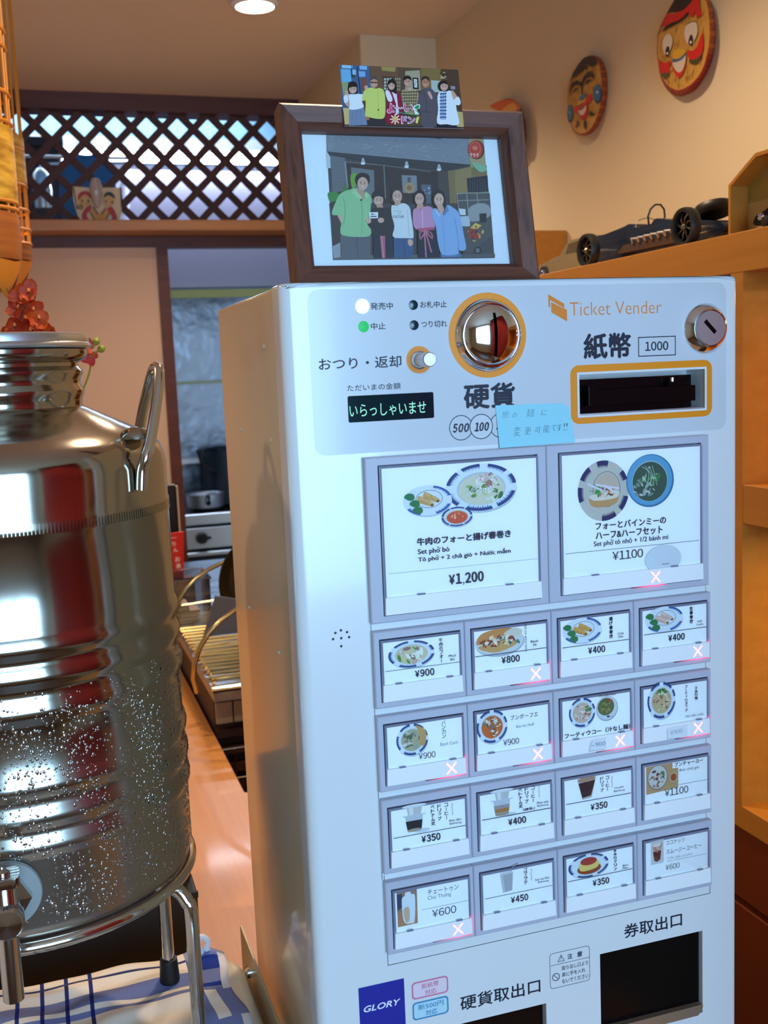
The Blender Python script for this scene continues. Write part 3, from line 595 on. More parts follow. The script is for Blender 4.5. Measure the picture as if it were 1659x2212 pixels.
def button(col, row, spec, big=False):
    if big: u0, u1, v0, v1 = ((52, 191.6), (191.6, 330.8))[col] + (120.6, 238.8)
    else:
        u0 = (52.6, 122.6, 192.8, 263)[col]+(0, .2, .6, .9)[row]; u1 = (122.6, 192.8, 263, 332.4)[col]+(0, .2, .6, .9)[row]; v0 = (244.8, 307.3, 370.2, 433.4)[row]; v1 = v0+56.4
    u0 += .15; u1 -= .15
    if big: a0, a1, b0, b1 = u0+9.2, u1-7.0, v0+5.6, v0+113.4; s0 = v0+99.6
    else: a0, a1, b0, b1 = u0+4.2, u1-3.2, v0+5.6, v0+52.2; s0 = v0+38.6
    H = 6.0
    bz = MB(); P = lambda q, d: [(fu(u), FY-d/1000, fv(w)) for u, w in q]
    ou = [(u0, v0), (u1, v0), (u1, v1), (u0, v1)]; ou2 = [(u0+.7, v0+.7), (u1-.7, v0+.7), (u1-.7, v1-.7), (u0+.7, v1-.7)]; inn = [(a0, b0), (a1, b0), (a1, b1), (a0, b1)]
    bz.add(P(ou, 0)+P(ou, H-.7)+P(ou2, H)+P(inn, H)+P(inn, .2), [(4*k+i, 4*k+(i+1) % 4, 4*k+4+(i+1) % 4, 4*k+4+i) for k in range(4) for i in range(4)]+[(16, 17, 18, 19)])
    bt = bz.build('menu_button', 'bezel'); keep(bt, tm)
    def sub(o): o.parent = bt; return o
    sub(MB().prism([(a0+.6, b0+.8), (a1-.6, b0+.8), (a1-.3, b1-.5), (a0+.3, b1-.5)], .3, 7.6, lambda u, w, d: (fu(u), FY-d/1000, fv(w))).build('button_cap', 'capside', bevel=.0003))
    # card
    k0, k1, l0, l1 = a0+2.2, a1-2.2, b0+2.4, s0+.6
    cd = face_canvas(7.75, 1.2e-5); cd.poly([(k0, l0), (k1, l0), (k1, l1), (k0, l1)], WH)
    spec['draw'](cd, u0, v0); sub(cd.build('menu_card', 'paper'))
    # lower strip and clear cover
    sub(MB().prism([(a0+.9, s0), (a1-.9, s0), (a1-.5, b1-1.3), (a0+.5, b1-1.3)], 7.4, 9.8, lambda u, w, d: (fu(u), FY-d/1000, fv(w))).build('lower_strip', 'strip', bevel=.0002))
    cv = MB().prism([(a0+1, b0+1.2), (a1-1, b0+1.2), (a1-.9, s0), (a0+.9, s0)], 9.0, 9.4, lambda u, w, d: (fu(u), FY-d/1000, fv(w))).build('clear_cover', 'clear'); sub(cv)
    for f_ in ((.16, .24) if not big else (.20, .25), (.79, .87) if not big else (.76, .81)):
        x0_, x1_ = a0+(a1-a0)*f_[0], a0+(a1-a0)*f_[1]; sub(MB().prism([(x0_, s0-.9), (x1_, s0-.9), (x1_, s0+.3), (x0_, s0+.3)], 9.4, 9.9, lambda u, w, d: (fu(u), FY-d/1000, fv(w))).build('cover_clip', 'capside'))
    if spec.get('x'):
        xc, yc = (280.3, 226.6) if big else (a0+50.2, s0+6.4)
        xm = face_canvas(9.85)
        for d_ in (1, -1): xm.line([(xc-3.5, yc-3.9*d_), (xc+3.5, yc+3.9*d_)], 1.7, (255, 170, 190))
        for d_ in (1, -1): xm.line([(xc-3.5, yc-3.9*d_), (xc+3.5, yc+3.9*d_)], .8, (255, 240, 244))
        mm = bpy.data.materials.get('x_light')
        if not mm:
            mm = mat('x_light', attr=True, rough=.5); b = mm.node_tree.nodes['Principled BSDF']; a_ = [n for n in mm.node_tree.nodes if n.type == 'VERTEX_COLOR'][0]
            mm.node_tree.links.new(a_.outputs[0], b.inputs['Emission Color']); b.inputs['Emission Strength'].default_value = .75
        sub(xm.build('sold_out_cross', mm))
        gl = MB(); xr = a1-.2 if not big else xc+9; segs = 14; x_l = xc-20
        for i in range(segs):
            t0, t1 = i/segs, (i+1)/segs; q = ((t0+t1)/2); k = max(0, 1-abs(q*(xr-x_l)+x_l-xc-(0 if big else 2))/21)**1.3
            gl.prism([(x_l+(xr-x_l)*t0, b1-1.4), (x_l+(xr-x_l)*t1, b1-1.4), (x_l+(xr-x_l)*t1, b1-.1), (x_l+(xr-x_l)*t0, b1-.1)], 5, 8.6, lambda u, w, d: (fu(u), FY-d/1000, fv(w)), (k, .10*k, .26*k))  # emission stands for the cross light's red glow, fading along the edge
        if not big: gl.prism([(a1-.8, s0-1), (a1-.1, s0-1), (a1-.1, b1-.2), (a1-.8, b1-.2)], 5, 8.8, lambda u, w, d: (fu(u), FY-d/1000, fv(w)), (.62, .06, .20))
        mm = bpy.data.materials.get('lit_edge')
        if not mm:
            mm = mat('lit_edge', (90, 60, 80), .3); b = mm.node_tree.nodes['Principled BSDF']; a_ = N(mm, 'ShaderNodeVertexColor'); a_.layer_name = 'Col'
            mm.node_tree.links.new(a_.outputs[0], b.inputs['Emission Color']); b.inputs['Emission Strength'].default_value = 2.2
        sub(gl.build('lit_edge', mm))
    return bt
P0 = (24, 28, 44)
def price(c, t, u, v_, w, h, bold=.03): c.text(t, u, v_, u+w, v_+h, P0, bold)
def hline(c, u, v_, w, col=(50, 54, 66), th=.4): c.line([(u+7.6, v_), (u+w, v_)], th, col)
def b1(c, u, v):
    c.raw(); plate(c, 138.5, 147, 27.5, 17, seg=((15, 62), (72, 118), (135, 168), (190, 225), (235, 268), (282, 318), (330, 355))); c.el(138.5, 148, 19, 12, (190, 200, 205), 30); c.el(138.5, 148.6, 18, 11.2, (214, 210, 186), 30)
    scatter(c, 144, 143, 9, 5.5, [(236, 224, 222), (214, 180, 176), (240, 236, 234), (170, 120, 110)], 26, 1.2, 3.2, 3); scatter(c, 134, 147, 9, 6, GREENS+[(236, 240, 220)], 26, .8, 2.6, 4); scatter(c, 148, 153, 8, 4, [(60, 120, 60), (190, 200, 120), (230, 232, 220)], 14, 1, 3, 5)
    for i in range(6): c.line(smooth([(128+i*2, 152-i*.4), (133+i*2, 146+i), (140+i*2, 150-i)], 4, False), .5, (240, 242, 232))
    rolls(c, 97, 153.4, 1.07)
    c.el(118.9, 167.6, 12, 7, (190, 198, 214)); plate(c, 118.7, 166.6, 11.8, 7, seg=((5, 60), (65, 120), (125, 180), (185, 240), (245, 300), (305, 355))); c.el(118.7, 166.9, 8.7, 5, (206, 190, 150)); c.el(118.7, 167.2, 8, 4.5, (214, 84, 50)); scatter(c, 118.7, 166.6, 5, 2.6, [(240, 170, 120), (190, 50, 30), (250, 220, 180)], 12, .5, 1.3, 6)
    c.text('牛肉のフォーと揚げ春巻き', 87.5, 179.6, 160.4, 185.2, P0, .03); c.text('Set phở bò', 87.9, 187.6, 112, 192.4, P0, .012); c.text('Tô phở + 2 chả giò + Nước mắm', 87.9, 192.6, 159.8, 197.6, P0, .012)
    hline(c, 58, 203.2, 123, (130, 140, 150), .18); c.text('¥1,200', 110.3, 207.8, 138, 215.6, P0, .03)
def b2(c, u, v):
    c.el(237.4, 157, 21.6, 22.8, (196, 190, 180), 40)
    for a0, a1 in ((60, 95), (160, 190), (205, 235), (255, 282), (320, 340), (15, 45)):
        o_ = ell(237.4, 157, 21.6, 22.8, 10, a0, a1); i_ = ell(237.4, 157, 18.6, 19.6, 10, a0, a1); c.l += 1; c.mb.add([c.pos(*p) for p in o_+i_], [(i, i+1, 12+i, 11+i) for i in range(10)], lin((20, 34, 90)))
        for j in range(10):
            a = math.radians(a0+(a1-a0)*(j+.5)/10); a_ = math.radians(a0+(a1-a0)*j/10); b_ = math.radians(a0+(a1-a0)*(j+1)/10)
            c.mb.add([c.pos(237.4+math.cos(q)*r_, 157+math.sin(q)*r_*1.055) for q, r_ in ((a_, 18.7), (b_, 18.7), (a, 16.4))], [(0, 1, 2)], lin((20, 34, 90)))
    c.ring(ell(240, 156, 11.6, 13.4), ell(240, 156, 11.3, 13.1), (40, 40, 60)); c.poly(smooth([(225, 163), (231, 160), (247, 160), (250, 163), (246, 168), (230, 169)], 4), (196, 150, 96)); c.poly(smooth([(226, 160), (240, 158), (250, 158), (248, 163), (230, 164)], 4), (226, 214, 196))
    c.poly(smooth([(232, 150), (238, 144.5), (246, 146), (250, 153), (240, 155)], 4), (200, 180, 160)); scatter(c, 238, 158, 11, 3, [(170, 90, 50), (120, 60, 40), (210, 120, 60), (90, 60, 50)], 22, .8, 2.2, 8); scatter(c, 230, 156, 6, 3, [(40, 150, 60), (60, 170, 80)], 9, 1.2, 2.2, 9)
    for q in (((224, 151), (236, 156.5)), ((231, 152), (250, 156)), ((238, 153), (247, 159))): c.line(q, 1.5, (226, 214, 226))
    c.el(277.4, 152.2, 20.6, 20.2, (40, 110, 150), 40); c.el(277, 151.8, 19.6, 19.2, (86, 160, 200), 40); c.el(277, 152.5, 15.6, 15.6, (150, 186, 190), 36); c.el(277, 152.8, 15, 15, (46, 82, 66), 36)
    scatter(c, 272, 157, 9, 8, [(150, 170, 160), (110, 140, 130), (190, 200, 190)], 22, 1, 3.2, 10); scatter(c, 277, 149, 8, 7, [(60, 120, 70), (90, 150, 90), (160, 200, 160)], 22, .8, 2.6, 11)
    for i in range(4): c.line(smooth([(270+i*3, 141), (276+i*2, 146+i*2), (274+i*3, 156)], 4, False), .4, (190, 214, 200))
    c.text('フォーとバインミーの', 230, 180.4, 290.8, 186.2, P0, .02); c.text('ハーフ&ハーフセット', 230, 187.6, 287.6, 193.6, P0, .02); c.text('Set phở tô nhỏ + 1/2 bánh mì', 228.3, 194.4, 292.5, 199.6, P0, .004)
    hline(c, 197, 201.9, 122.8, th=.3); c.text('¥1100', 243.7, 203.8, 270.5, 210.4, P0, 0)
    c.el(288, 213.5, 16, 11, (214, 219, 226), 30); c.line([(287, 217.6), (293, 217.6)], .8, (150, 156, 170))
def dish(kind, jp, sub, pr, line=True, hand=False, off=26):
    def f(c, u, v):
        kind(c, u, v)
        if line: hline(c, u, v+28.7, 64.8)
        c.text(pr, u+29.2, v+30.6, u+44.6, v+36.0, P0, .03) if line else c.text(pr, u+29.6, v+30.4, u+44.6, v+35.4, P0, 0)
        c.vtext(jp, u+50.5, v+9.2, 3.2, 3.15, P0, .02)
        for i, t_ in enumerate(sub): c.text(t_, u+56-len(t_)*.0, v+21+i*2.7, u+56+min(7.6, len(t_)*1.25), v+22.9+i*2.7, P0, 0)
    return f
def jv(c, t, cx, y, s=3.1, b=.02): c.vtext(t, cx, y, s, s*1.0, P0, b)
def two(c, ts, u, v, s=1.9):
    for x, y, t_, w in ts: c.text(t_, u+x, v+y, u+x+w, v+y+s, P0, 0)
def s00(c, u, v):
    noodle(c, u+27.6, v+18.4, 17.6, 9.8, PHO, 21); jv(c, '牛肉のフォー', u+50.3, v+9.4, 3.05); two(c, ((56, 22.6, 'Phở', 5.4), (57.2, 25.2, 'Bò', 3.4)), u, v, 1.8); hline(c, u, v+28.8, 64.6, th=.35); price(c, '¥900', u+29.2, v+30.6, 15.4, 5.4)
def s01(c, u, v):
    c.el(u+27, v+18.6, 19.8, 10.3, (170, 184, 196), 36); c.el(u+26.4, v+17.6, 19.6, 9.8, (212, 214, 214), 36); c.poly(smooth([(u+8, v+17), (u+12, v+10.5), (u+25, v+7.8), (u+38, v+8.6), (u+42, v+12), (u+26, v+14), (u+12, v+18)], 4), (206, 140, 74)); c.poly(smooth([(u+30, v+12.4), (u+38, v+8.4), (u+45, v+11), (u+42, v+15)], 4), (214, 206, 190)); c.poly(smooth([(u+9, v+20), (u+26, v+18), (u+40, v+18), (u+38, v+22), (u+22, v+25.4)], 4), (208, 158, 96)); scatter(c, u+24, v+17, 14, 3.4, [(226, 150, 80), (150, 70, 40), (240, 200, 150), (250, 230, 200), (110, 60, 40)], 40, .8, 3, 31); scatter(c, u+28, v+16, 4, 3, GREENS, 8, .7, 1.6, 32); scatter(c, u+38, v+19.5, 4, 1.6, [(30, 110, 90), (70, 140, 120)], 6, .9, 1.8, 33)
    jv(c, 'スペシャルバインミー', u+47.6, v+7.0, 2.1, .01); two(c, ((51.6, 19.6, 'Bánh', 6), (53.6, 22.4, 'Mì', 2.6)), u, v, 1.9); hline(c, u-1, v+26.6, 65.2, th=.5); price(c, '¥800', u+27.2, v+29, 15.2, 5.4)
def s02(c, u, v):
    rolls(c, u+24.6, v+17, .98, (206, 150, 66), (226, 180, 100)); jv(c, '揚げ春巻き', u+49, v+9.2, 3.4, .04); two(c, ((54.6, 22.2, 'Chả', 5), (55.2, 24.6, 'Giò', 4.2)), u, v, 1.8); hline(c, u, v+28.6, 64, th=.5); price(c, '¥400', u+28.8, v+30.6, 15, 5.4)
def s03(c, u, v):
    rolls(c, u+25.6, v+16.4, 1.0, (214, 176, 160), (240, 214, 204)); jv(c, '生春巻き', u+49.8, v+9, 3.4, .04); two(c, ((55.4, 20.6, 'Gỏi', 4), (54.4, 23, 'Cuốn', 6.4)), u, v, 1.8); hline(c, u, v+26.8, 63.6, th=.5); price(c, '¥400', u+28.6, v+29.2, 15.2, 5.4)
def s10(c, u, v):
    noodle(c, u+25.4, v+19.4, 12.2, 11.8, [(150, 160, 150), (90, 110, 90), (206, 190, 180), (120, 90, 80), (70, 100, 70), (220, 216, 206)], 41, broth=(176, 170, 140)); c.poly(smooth([(u+28, v+9), (u+36, v+14), (u+35, v+24), (u+31, v+24), (u+31, v+15)], 3), (196, 156, 90)); jv(c, 'バンカン', u+50, v+8.6, 3.4, -.002); c.text('Bánh Canh', u+47, v+25.2, u+60.6, v+27.6, (110, 116, 130), -.01); c.text('￥900', u+29.6, v+30.6, u+43, v+35.2, P0, 0)
def s11(c, u, v):
    noodle(c, u+18.4, v+18.8, 12.4, 12.6, [(226, 220, 210), (180, 100, 50), (90, 80, 70), (230, 190, 150), (150, 70, 30)], 42, broth=(204, 104, 40)); scatter(c, u+17, v+15.6, 5.4, 4.6, [(232, 230, 226), (110, 120, 110), (200, 206, 200)], 24, .6, 2.0, 43); c.text('ブンボーフエ', u+33.4, v+12.4, u+56, v+16.2, P0, 0); c.text('Bún bò Huế', u+38, v+20, u+52.4, v+22.8, (110, 116, 130), -.01); c.text('￥900', u+26.8, v+30.4, u+40, v+35, P0, 0)
def s12(c, u, v):
    noodle(c, u+23, v+18.6, 11.2, 11.4, [(226, 200, 194), (200, 150, 140), (150, 90, 80), (236, 226, 216)], 44, broth=(206, 180, 160)); scatter(c, u+27.6, v+15, 3, 3.4, [(40, 110, 60), (70, 140, 80)], 9, .8, 1.8, 45); c.el(u+44.4, v+18.4, 9.4, 9.9, (150, 160, 176), 30); c.el(u+44.2, v+18, 9, 9.5, (206, 214, 220), 30); c.el(u+43.4, v+16.8, 7.2, 6.9, (96, 104, 60), 26); scatter(c, u+43.4, v+16.6, 5.4, 5, [(120, 130, 60), (70, 90, 50), (150, 150, 80)], 26, .7, 2, 46); scatter(c, u+48, v+12.4, 3, 1.5, [(180, 60, 40), (210, 100, 60)], 6, .6, 1.2, 47); scatter(c, u+46, v+25, 4, 1.4, [(30, 36, 50)], 6, .4, 1, 48)
    c.text('Hủ tiếu khô', u+37.4, v+6.2, u+52, v+8.6, P0, -.01); c.text('フーティウコー（汁なし麺）', u+7.8, v+33.2, u+64.2, v+37.4, P0, .02)
def s13(c, u, v):
    noodle(c, u+22.4, v+18.6, 12.6, 14.6, [(206, 150, 130), (170, 100, 80), (226, 206, 196), (150, 80, 60), (230, 220, 206)], 49, broth=(196, 176, 130)); scatter(c, u+23, v+12, 4.6, 2.8, [(50, 140, 60), (80, 170, 90), (30, 110, 50)], 14, .8, 2, 50); jv(c, 'フーティウヌック', u+44.6, v+9.4, 2.7, .01); jv(c, '(汁あり麺)', u+53.6, v+8.8, 2.7, .02); c.text('Hủ tiếu nước', u+44, v+33, u+60.4, v+35.6, (80, 86, 100), -.01)
def phin(c, u, v, cof, mid=None):
    c.el(u+30, v+26.5, 6, 1.6, (208, 214, 222)); c.poly([(u+17, v+13.6), (u+31, v+13.6), (u+29.4, v+26.6), (u+19, v+26.6)], (196, 200, 206)); c.poly([(u+17.4, v+18), (u+30.6, v+18), (u+29.6, v+25), (u+18.6, v+25)], cof)
    if mid: c.poly([(u+18, v+20.8), (u+30.2, v+20.8), (u+29.7, v+23.6), (u+18.4, v+23.6)], mid)
    c.el(u+24, v+25.2, 5.6, 1.2, (170, 150, 130)); c.poly([(u+18.4, v+7), (u+30.6, v+7), (u+29.4, v+14), (u+19.6, v+14)], (198, 196, 194)); c.poly([(u+20, v+7), (u+23.6, v+7), (u+23.6, v+14), (u+20.8, v+14)], (226, 226, 226)); c.el(u+24.4, v+6.8, 9.6, 1.3, (214, 220, 226)); c.line([(u+15.6, v+14), (u+33, v+14)], .8, (200, 206, 212))
def s20(c, u, v):
    phin(c, u, v, (20, 14, 26)); jv(c, 'コーヒー', u+49.4, v+8.8, 3.2); jv(c, 'ドリップ', u+43.8, v+8.8, 3.2); jv(c, 'ベトナム式', u+38.6, v+8.4, 3.2); jv(c, 'ホット・アイス', u+54, v+9.6, 1.3, 0); two(c, ((51.4, 22.0, 'Phin đen', 9.4), (51.4, 24.6, 'ĐáNóng', 9.4)), u, v, 1.8); hline(c, u, v+28.6, 64, th=.4); price(c, '¥350', u+28.6, v+30.4, 15.4, 5.6)
def s21(c, u, v):
    phin(c, u, v, (160, 150, 150), (180, 120, 60)); jv(c, 'コーヒー', u+50, v+7.4, 3.2); jv(c, 'ドリップ', u+44.6, v+7.4, 3.2); jv(c, 'ベトナム式', u+39.4, v+7.2, 3.2); jv(c, 'ホット・アイス', u+55, v+8, 1.3, 0); c.text('（練乳）', u+41, v+23.6, u+51, v+25.8, P0, .02); two(c, ((53, 20.4, 'Phin sữa', 9.4), (53, 23, 'ĐáNóng', 9.4)), u, v, 1.8); hline(c, u, v+27.0, 64, th=.5); price(c, '¥400', u+28.4, v+29.6, 15.2, 5.4)
def s22(c, u, v):
    c.poly([(u+17.4, v+8.6), (u+33.6, v+7.8), (u+29.6, v+24.6), (u+21.4, v+25.4)], (190, 170, 166)); c.poly([(u+18.4, v+12), (u+33, v+11), (u+29, v+23), (u+21.6, v+24)], (54, 26, 26)); c.el(u+25.4, v+9.6, 7.8, 2, (176, 140, 116)); jv(c, 'コーヒー', u+43.4, v+9.6, 3.1); jv(c, 'ドリップ', u+38.6, v+9.6, 3.1); jv(c, 'ホット・アイス', u+47.4, v+10.4, 1.3, 0); two(c, ((49.4, 19.8, 'Cà phê', 8), (48.8, 22.4, 'ĐáNóng', 9.6)), u, v, 1.8); hline(c, u, v+26.8, 63.8, th=.5); price(c, '¥350', u+28, v+29.8, 15.2, 5.4)
def s23(c, u, v):
    c.poly([(u+7.6, v+8.2), (u+31.6, v+8.2), (u+31.6, v+13), (u+36.8, v+13), (u+36.8, v+29.4), (u+7.6, v+31)], (190, 152, 106)); c.el(u+18, v+18.4, 9.4, 10.4, (150, 130, 116)); c.el(u+18, v+18, 8.4, 9.4, (206, 204, 200)); scatter(c, u+17, v+19, 6.6, 7, [(110, 60, 44), (150, 90, 60), (220, 206, 190), (90, 50, 40), (180, 150, 120)], 34, .7, 2.1, 52); scatter(c, u+23, v+17, 2.6, 3.4, [(50, 90, 50), (80, 120, 70)], 8, .8, 1.6, 53); c.el(u+32.4, v+20.2, 3.7, 4, (196, 170, 140)); c.el(u+32.4, v+20.2, 2.7, 3, (170, 80, 30)); c.text('ブンチャーヨー', u+33.4, v+8.2, u+59.6, v+12.2, P0, .01); c.text('Bún chả giò', u+38, v+14, u+56, v+17.2, P0, -.01); hline(c, u+29.8, v+27.2, 34, th=.25); c.text('￥1100', u+24, v+29.2, u+46, v+35, P0, .0)
def s30(c, u, v):
    c.poly([(u+7.8, v+8), (u+23.6, v+8), (u+23.4, v+34.6), (u+7.8, v+34.8)], (150, 120, 104)); c.poly([(u+7.8, v+24), (u+23.4, v+22), (u+23.4, v+34.6), (u+7.8, v+34.8)], (176, 128, 92)); c.poly([(u+7.8, v+9.4), (u+12, v+9.4), (u+12, v+20), (u+7.8, v+22)], (60, 60, 84)); c.poly(smooth([(u+11.6, v+14), (u+14, v+11.4), (u+14.6, v+9), (u+18.6, v+9), (u+19, v+11), (u+22, v+13), (u+21, v+32), (u+18, v+33.6), (u+14, v+33), (u+12, v+28)], 4), (222, 228, 234)); c.poly(smooth([(u+12.6, v+22), (u+17, v+21), (u+17, v+31), (u+14, v+32)], 3), (206, 176, 146))
    c.text('チェートゥン', u+32, v+10.4, u+56.6, v+14.6, P0, 0); c.text('Chè Thưng', u+31.8, v+15.4, u+50.4, v+19.2, P0, -.01); c.line([(u+27, v+25), (u+64.4, v+25)], .25, (100, 106, 116)); c.text('￥600', u+34.6, v+26.6, u+54.4, v+32.6, P0, .0)
def s31(c, u, v):
    c.poly([(u+20.6, v+9.6), (u+31.4, v+9), (u+30.4, v+24), (u+22.6, v+24.8)], (172, 174, 180)); c.poly([(u+20.6, v+9.6), (u+23, v+9.4), (u+24.6, v+24.6), (u+22.6, v+24.8)], (196, 198, 204)); c.el(u+26, v+9.4, 5.4, 1.1, (206, 208, 214)); c.line(smooth([(u+29.6, v+8.8), (u+31, v+5.6), (u+36, v+3.9)], 4, False), .6, (160, 170, 186)); jv(c, 'ゴマラテ', u+41.8, v+8.0, 3.5); jv(c, 'ホット・アイス', u+46.6, v+10, 1.3, 0); two(c, ((49.6, 18.6, 'Sữa mè đen', 12), (52, 21.2, 'ĐáNóng', 9)), u, v, 1.8); hline(c, u, v+26.6, 64, th=.35); price(c, '¥450', u+28.6, v+29, 15, 5.4)
def s32(c, u, v):
    plate(c, u+25.6, v+16.6, 17.6, 9.6); c.el(u+26.4, v+17.4, 10.8, 5.8, (214, 222, 228), 28); c.el(u+26, v+19.2, 10.4, 4.4, (150, 60, 20), 26); c.poly(smooth([(u+17.4, v+18.4), (u+19.4, v+12.6), (u+32, v+12), (u+34.4, v+17.4), (u+30, v+20), (u+21, v+20.6)], 4), (238, 204, 110)); c.el(u+25.6, v+13, 7.2, 3.2, (176, 44, 34), 22); jv(c, '手作りプリン', u+49, v+7.6, 2.9, .03); two(c, ((55.6, 21.6, 'Bánh', 4.8), (55.6, 23.8, 'Flan', 4.4)), u, v, 1.5); hline(c, u, v+26.4, 64, th=.45); price(c, '¥350', u+28.4, v+29, 15, 5.4)
def s33(c, u, v):
    c.poly([(u+11, v+7.4), (u+22.6, v+7.0), (u+22.6, v+26.8), (u+11, v+27)], (202, 206, 204)); c.poly([(u+12.4, v+11), (u+21, v+10.4), (u+19.6, v+23.6), (u+16.8, v+25.2), (u+14, v+24)], (200, 160, 140)); c.poly([(u+13, v+16.5), (u+20.2, v+16), (u+19.4, v+23.6), (u+16.8, v+25.2), (u+14, v+24)], (96, 34, 24)); c.el(u+16.8, v+11, 4.2, 1.6, (232, 220, 212)); scatter(c, u+16.8, v+14, 3, 3, [(240, 220, 206), (160, 110, 90)], 10, .4, 1.1, 55); c.line([(u+20, v+13), (u+20.8, v+10)], .5, (30, 20, 20))
    c.text('ココナッツ', u+25, v+9.2, u+42, v+12.8, P0, 0); c.text('スムージーコーヒー', u+25, v+16.6, u+57.6, v+20.4, P0, 0); c.text('Cốt dừa cà phê', u+26.4, v+22.6, u+48.6, v+25.6, (110, 116, 126), -.01); hline(c, u+18, v+26.6, 44, th=.2); c.text('￥600', u+24, v+29.2, u+37.4, v+33.8, (60, 66, 84), 0)
button(0, 0, {'draw': b1}, True); button(1, 0, {'draw': b2, 'x': 1}, True)
GRID = [[(s00, 0), (s01, 1), (s02, 0), (s03, 1)], [(s10, 1), (s11, 1), (s12, 1), (s13, 1)], [(s20, 0), (s21, 0), (s22, 0), (s23, 0)], [(s30, 1), (s31, 0), (s32, 0), (s33, 0)]]
for r_, row in enumerate(GRID):
    for c_, (fn, x) in enumerate(row):
        bt = button(c_, r_, {'draw': fn, 'x': x})
        if (c_, r_) in ((2, 1), (3, 1)):   # hand written price slips
            hc = face_canvas(9.9); u = (192.8, 263)[c_-2]+.6; v = 307.3
            if c_ == 2: hc.poly([(u+27.6, v+42.4), (u+31, v+40.4), (u+42, v+40.6), (u+42, v+49.5), (u+26.4, v+50)], (222, 229, 238)); hc.line([(u+30, v+41), (u+27, v+49.4), (u+41, v+50)], .25, (90, 100, 130)); hc.text('~900', u+29, v+43.4, u+41, v+46.6, (90, 100, 130), -.01)
            else: hc.poly([(u+25.6, v+41), (u+44, v+41), (u+44, v+50.6), (u+25.6, v+50.6)], (226, 232, 240)); hc.line([(u+25.8, v+42.4), (u+25.8, v+50.2), (u+37, v+50.4)], .25, (110, 120, 150)); hc.text('¥900', u+28.4, v+43.6, u+40, v+46.8, (100, 110, 140), -.01)
            hc.build('price_slip', 'paper').parent = bt
# sticky note
nc = MB(); nn = 10; pts = [(154.4, 89.3), (207.5, 90.2), (213.6, 93.6), (217.6, 119.4), (156.3, 120.2)]
nc.prism(pts, .35, .5, lambda u, w, d: (fu(u), FY-(d+max(0, (w-90))*.05)/1000, fv(w)))
nt = nc.build('sticky_note', mat('blue_note', (150, 216, 232), .7)); tag(nt, 'pale blue sticky note with handwriting stuck below the coin slot', 'note')
h = Canvas((fu(0), FY-.0006, fv(0)), (1, 0, 0), (0, 0, -1)); h.lift = lambda u, v_: max(0, (v_-90))*.00005
for t_, b in (('他', (159.4, 93.6, 164.6, 98.6)), ('の', (167.6, 95.4, 171, 98.8)), ('麺', (178.6, 93.2, 185.4, 99)), ('に', (190.8, 94.4, 195.4, 98.4)), ('変', (167.5, 105.6, 173.6, 112.4)), ('更', (176.6, 106.4, 182, 111.8)), ('可', (185.4, 106.8, 189.6, 111.2)), ('能', (191.8, 105.6, 197, 111)), ('で', (198.6, 106, 202.6, 110)), ('す', (203, 105.4, 207, 110.6)), ('!!', (208.4, 105, 211.6, 110.2))):
    h.text(t_, *b, (70, 84, 100), -.02, .15)
hw_ = h.build('handwriting', 'paper'); hw_.parent = nt
def PD(x, y, D): d = ray(x, y); return EYE + d*(D/math.hypot(d.x, d.y))
# ------------------------------------------------------------ counter (L shaped)
ct = MB().prism([(-1.58, .50), (.535, .50), (.535, 1.61), (.267, 1.61), (.267, 3.0), (-1.58, 3.0)], TAB-.04, TAB, lambda u, w, d: (u, w, d)).build('worktop', 'counter', bevel=.002)
tag(ct, 'long light brown wooden worktop running back from under the ticket machine', 'counter')
cb = MB().prism([(-1.5, .56), (.51, .56), (.51, 1.57), (.23, 1.57), (.23, 2.95), (-1.5, 2.95)], 0.0, TAB-.04, lambda u, w, d: (u, w, d)).build('counter_base', 'cab_dark'); tag(cb, 'dark wooden base cabinet carrying the light worktop', 'cabinet')
# ------------------------------------------------------------ steel water tank
K = .8667; TA = EYE+(Vector((-.0357, 1.0234, 1.5))-EYE)*K
def zk(z): return 1.5+(z-1.5)*K
tank = empty('water_tank', (TA.x, TA.y, zk(1.05)), 'large polished steel water tank with ribbed body, beaded with condensation', 'tank')
def tl(prof, name, m, n=96):
    o = MB().lathe([(r*K, zk(z)) for r, z in prof], (TA.x, TA.y, 0), n=n).build(name, m, smooth=True); keep(o, tank); return o
prof = [(.0, 1.052), (.1465, 1.052), (.1485, 1.056), (.149, 1.062)]
def rib(z, a=.0028, w=.010): return [(.149, z-w), (.1496, z-w*.8), (.149+a*.8, z-w*.35), (.149+a, z), (.149+a*.8, z+w*.35), (.1496, z+w*.8), (.149, z+w)]
for z in (1.128, 1.152, 1.178, 1.240, 1.268, 1.292): prof += rib(z, .0030, .0105 if z != 1.24 else .012)
prof += [(.149, 1.380), (.1499, 1.382), (.1499, 1.392), (.149, 1.394), (.1492, 1.425), (.148, 1.434), (.1448, 1.442), (.139, 1.448), (.127, 1.4555), (.105, 1.4665), (.0825, 1.4775), (.0795, 1.479)]
tl(prof, 'body', 'steel')
tl([(.0795, 1.478), (.0785, 1.481), (.0790, 1.486), (.0812, 1.4905), (.0812, 1.494), (.0782, 1.4985), (.0785, 1.5035), (.0812, 1.5075), (.0812, 1.5105), (.0775, 1.5145), (.0775, 1.5175), (.0845, 1.5215), (.0862, 1.5255), (.0858, 1.529), (.08, 1.5295)], 'neck', 'steel')
tl([(.0, 1.5298), (.084, 1.5298), (.0895, 1.5305), (.0902, 1.532), (.0896, 1.534), (.0880, 1.5355), (.0883, 1.5400), (.0872, 1.5425), (.083, 1.5432), (0, 1.5436)], 'lid', 'brushed')
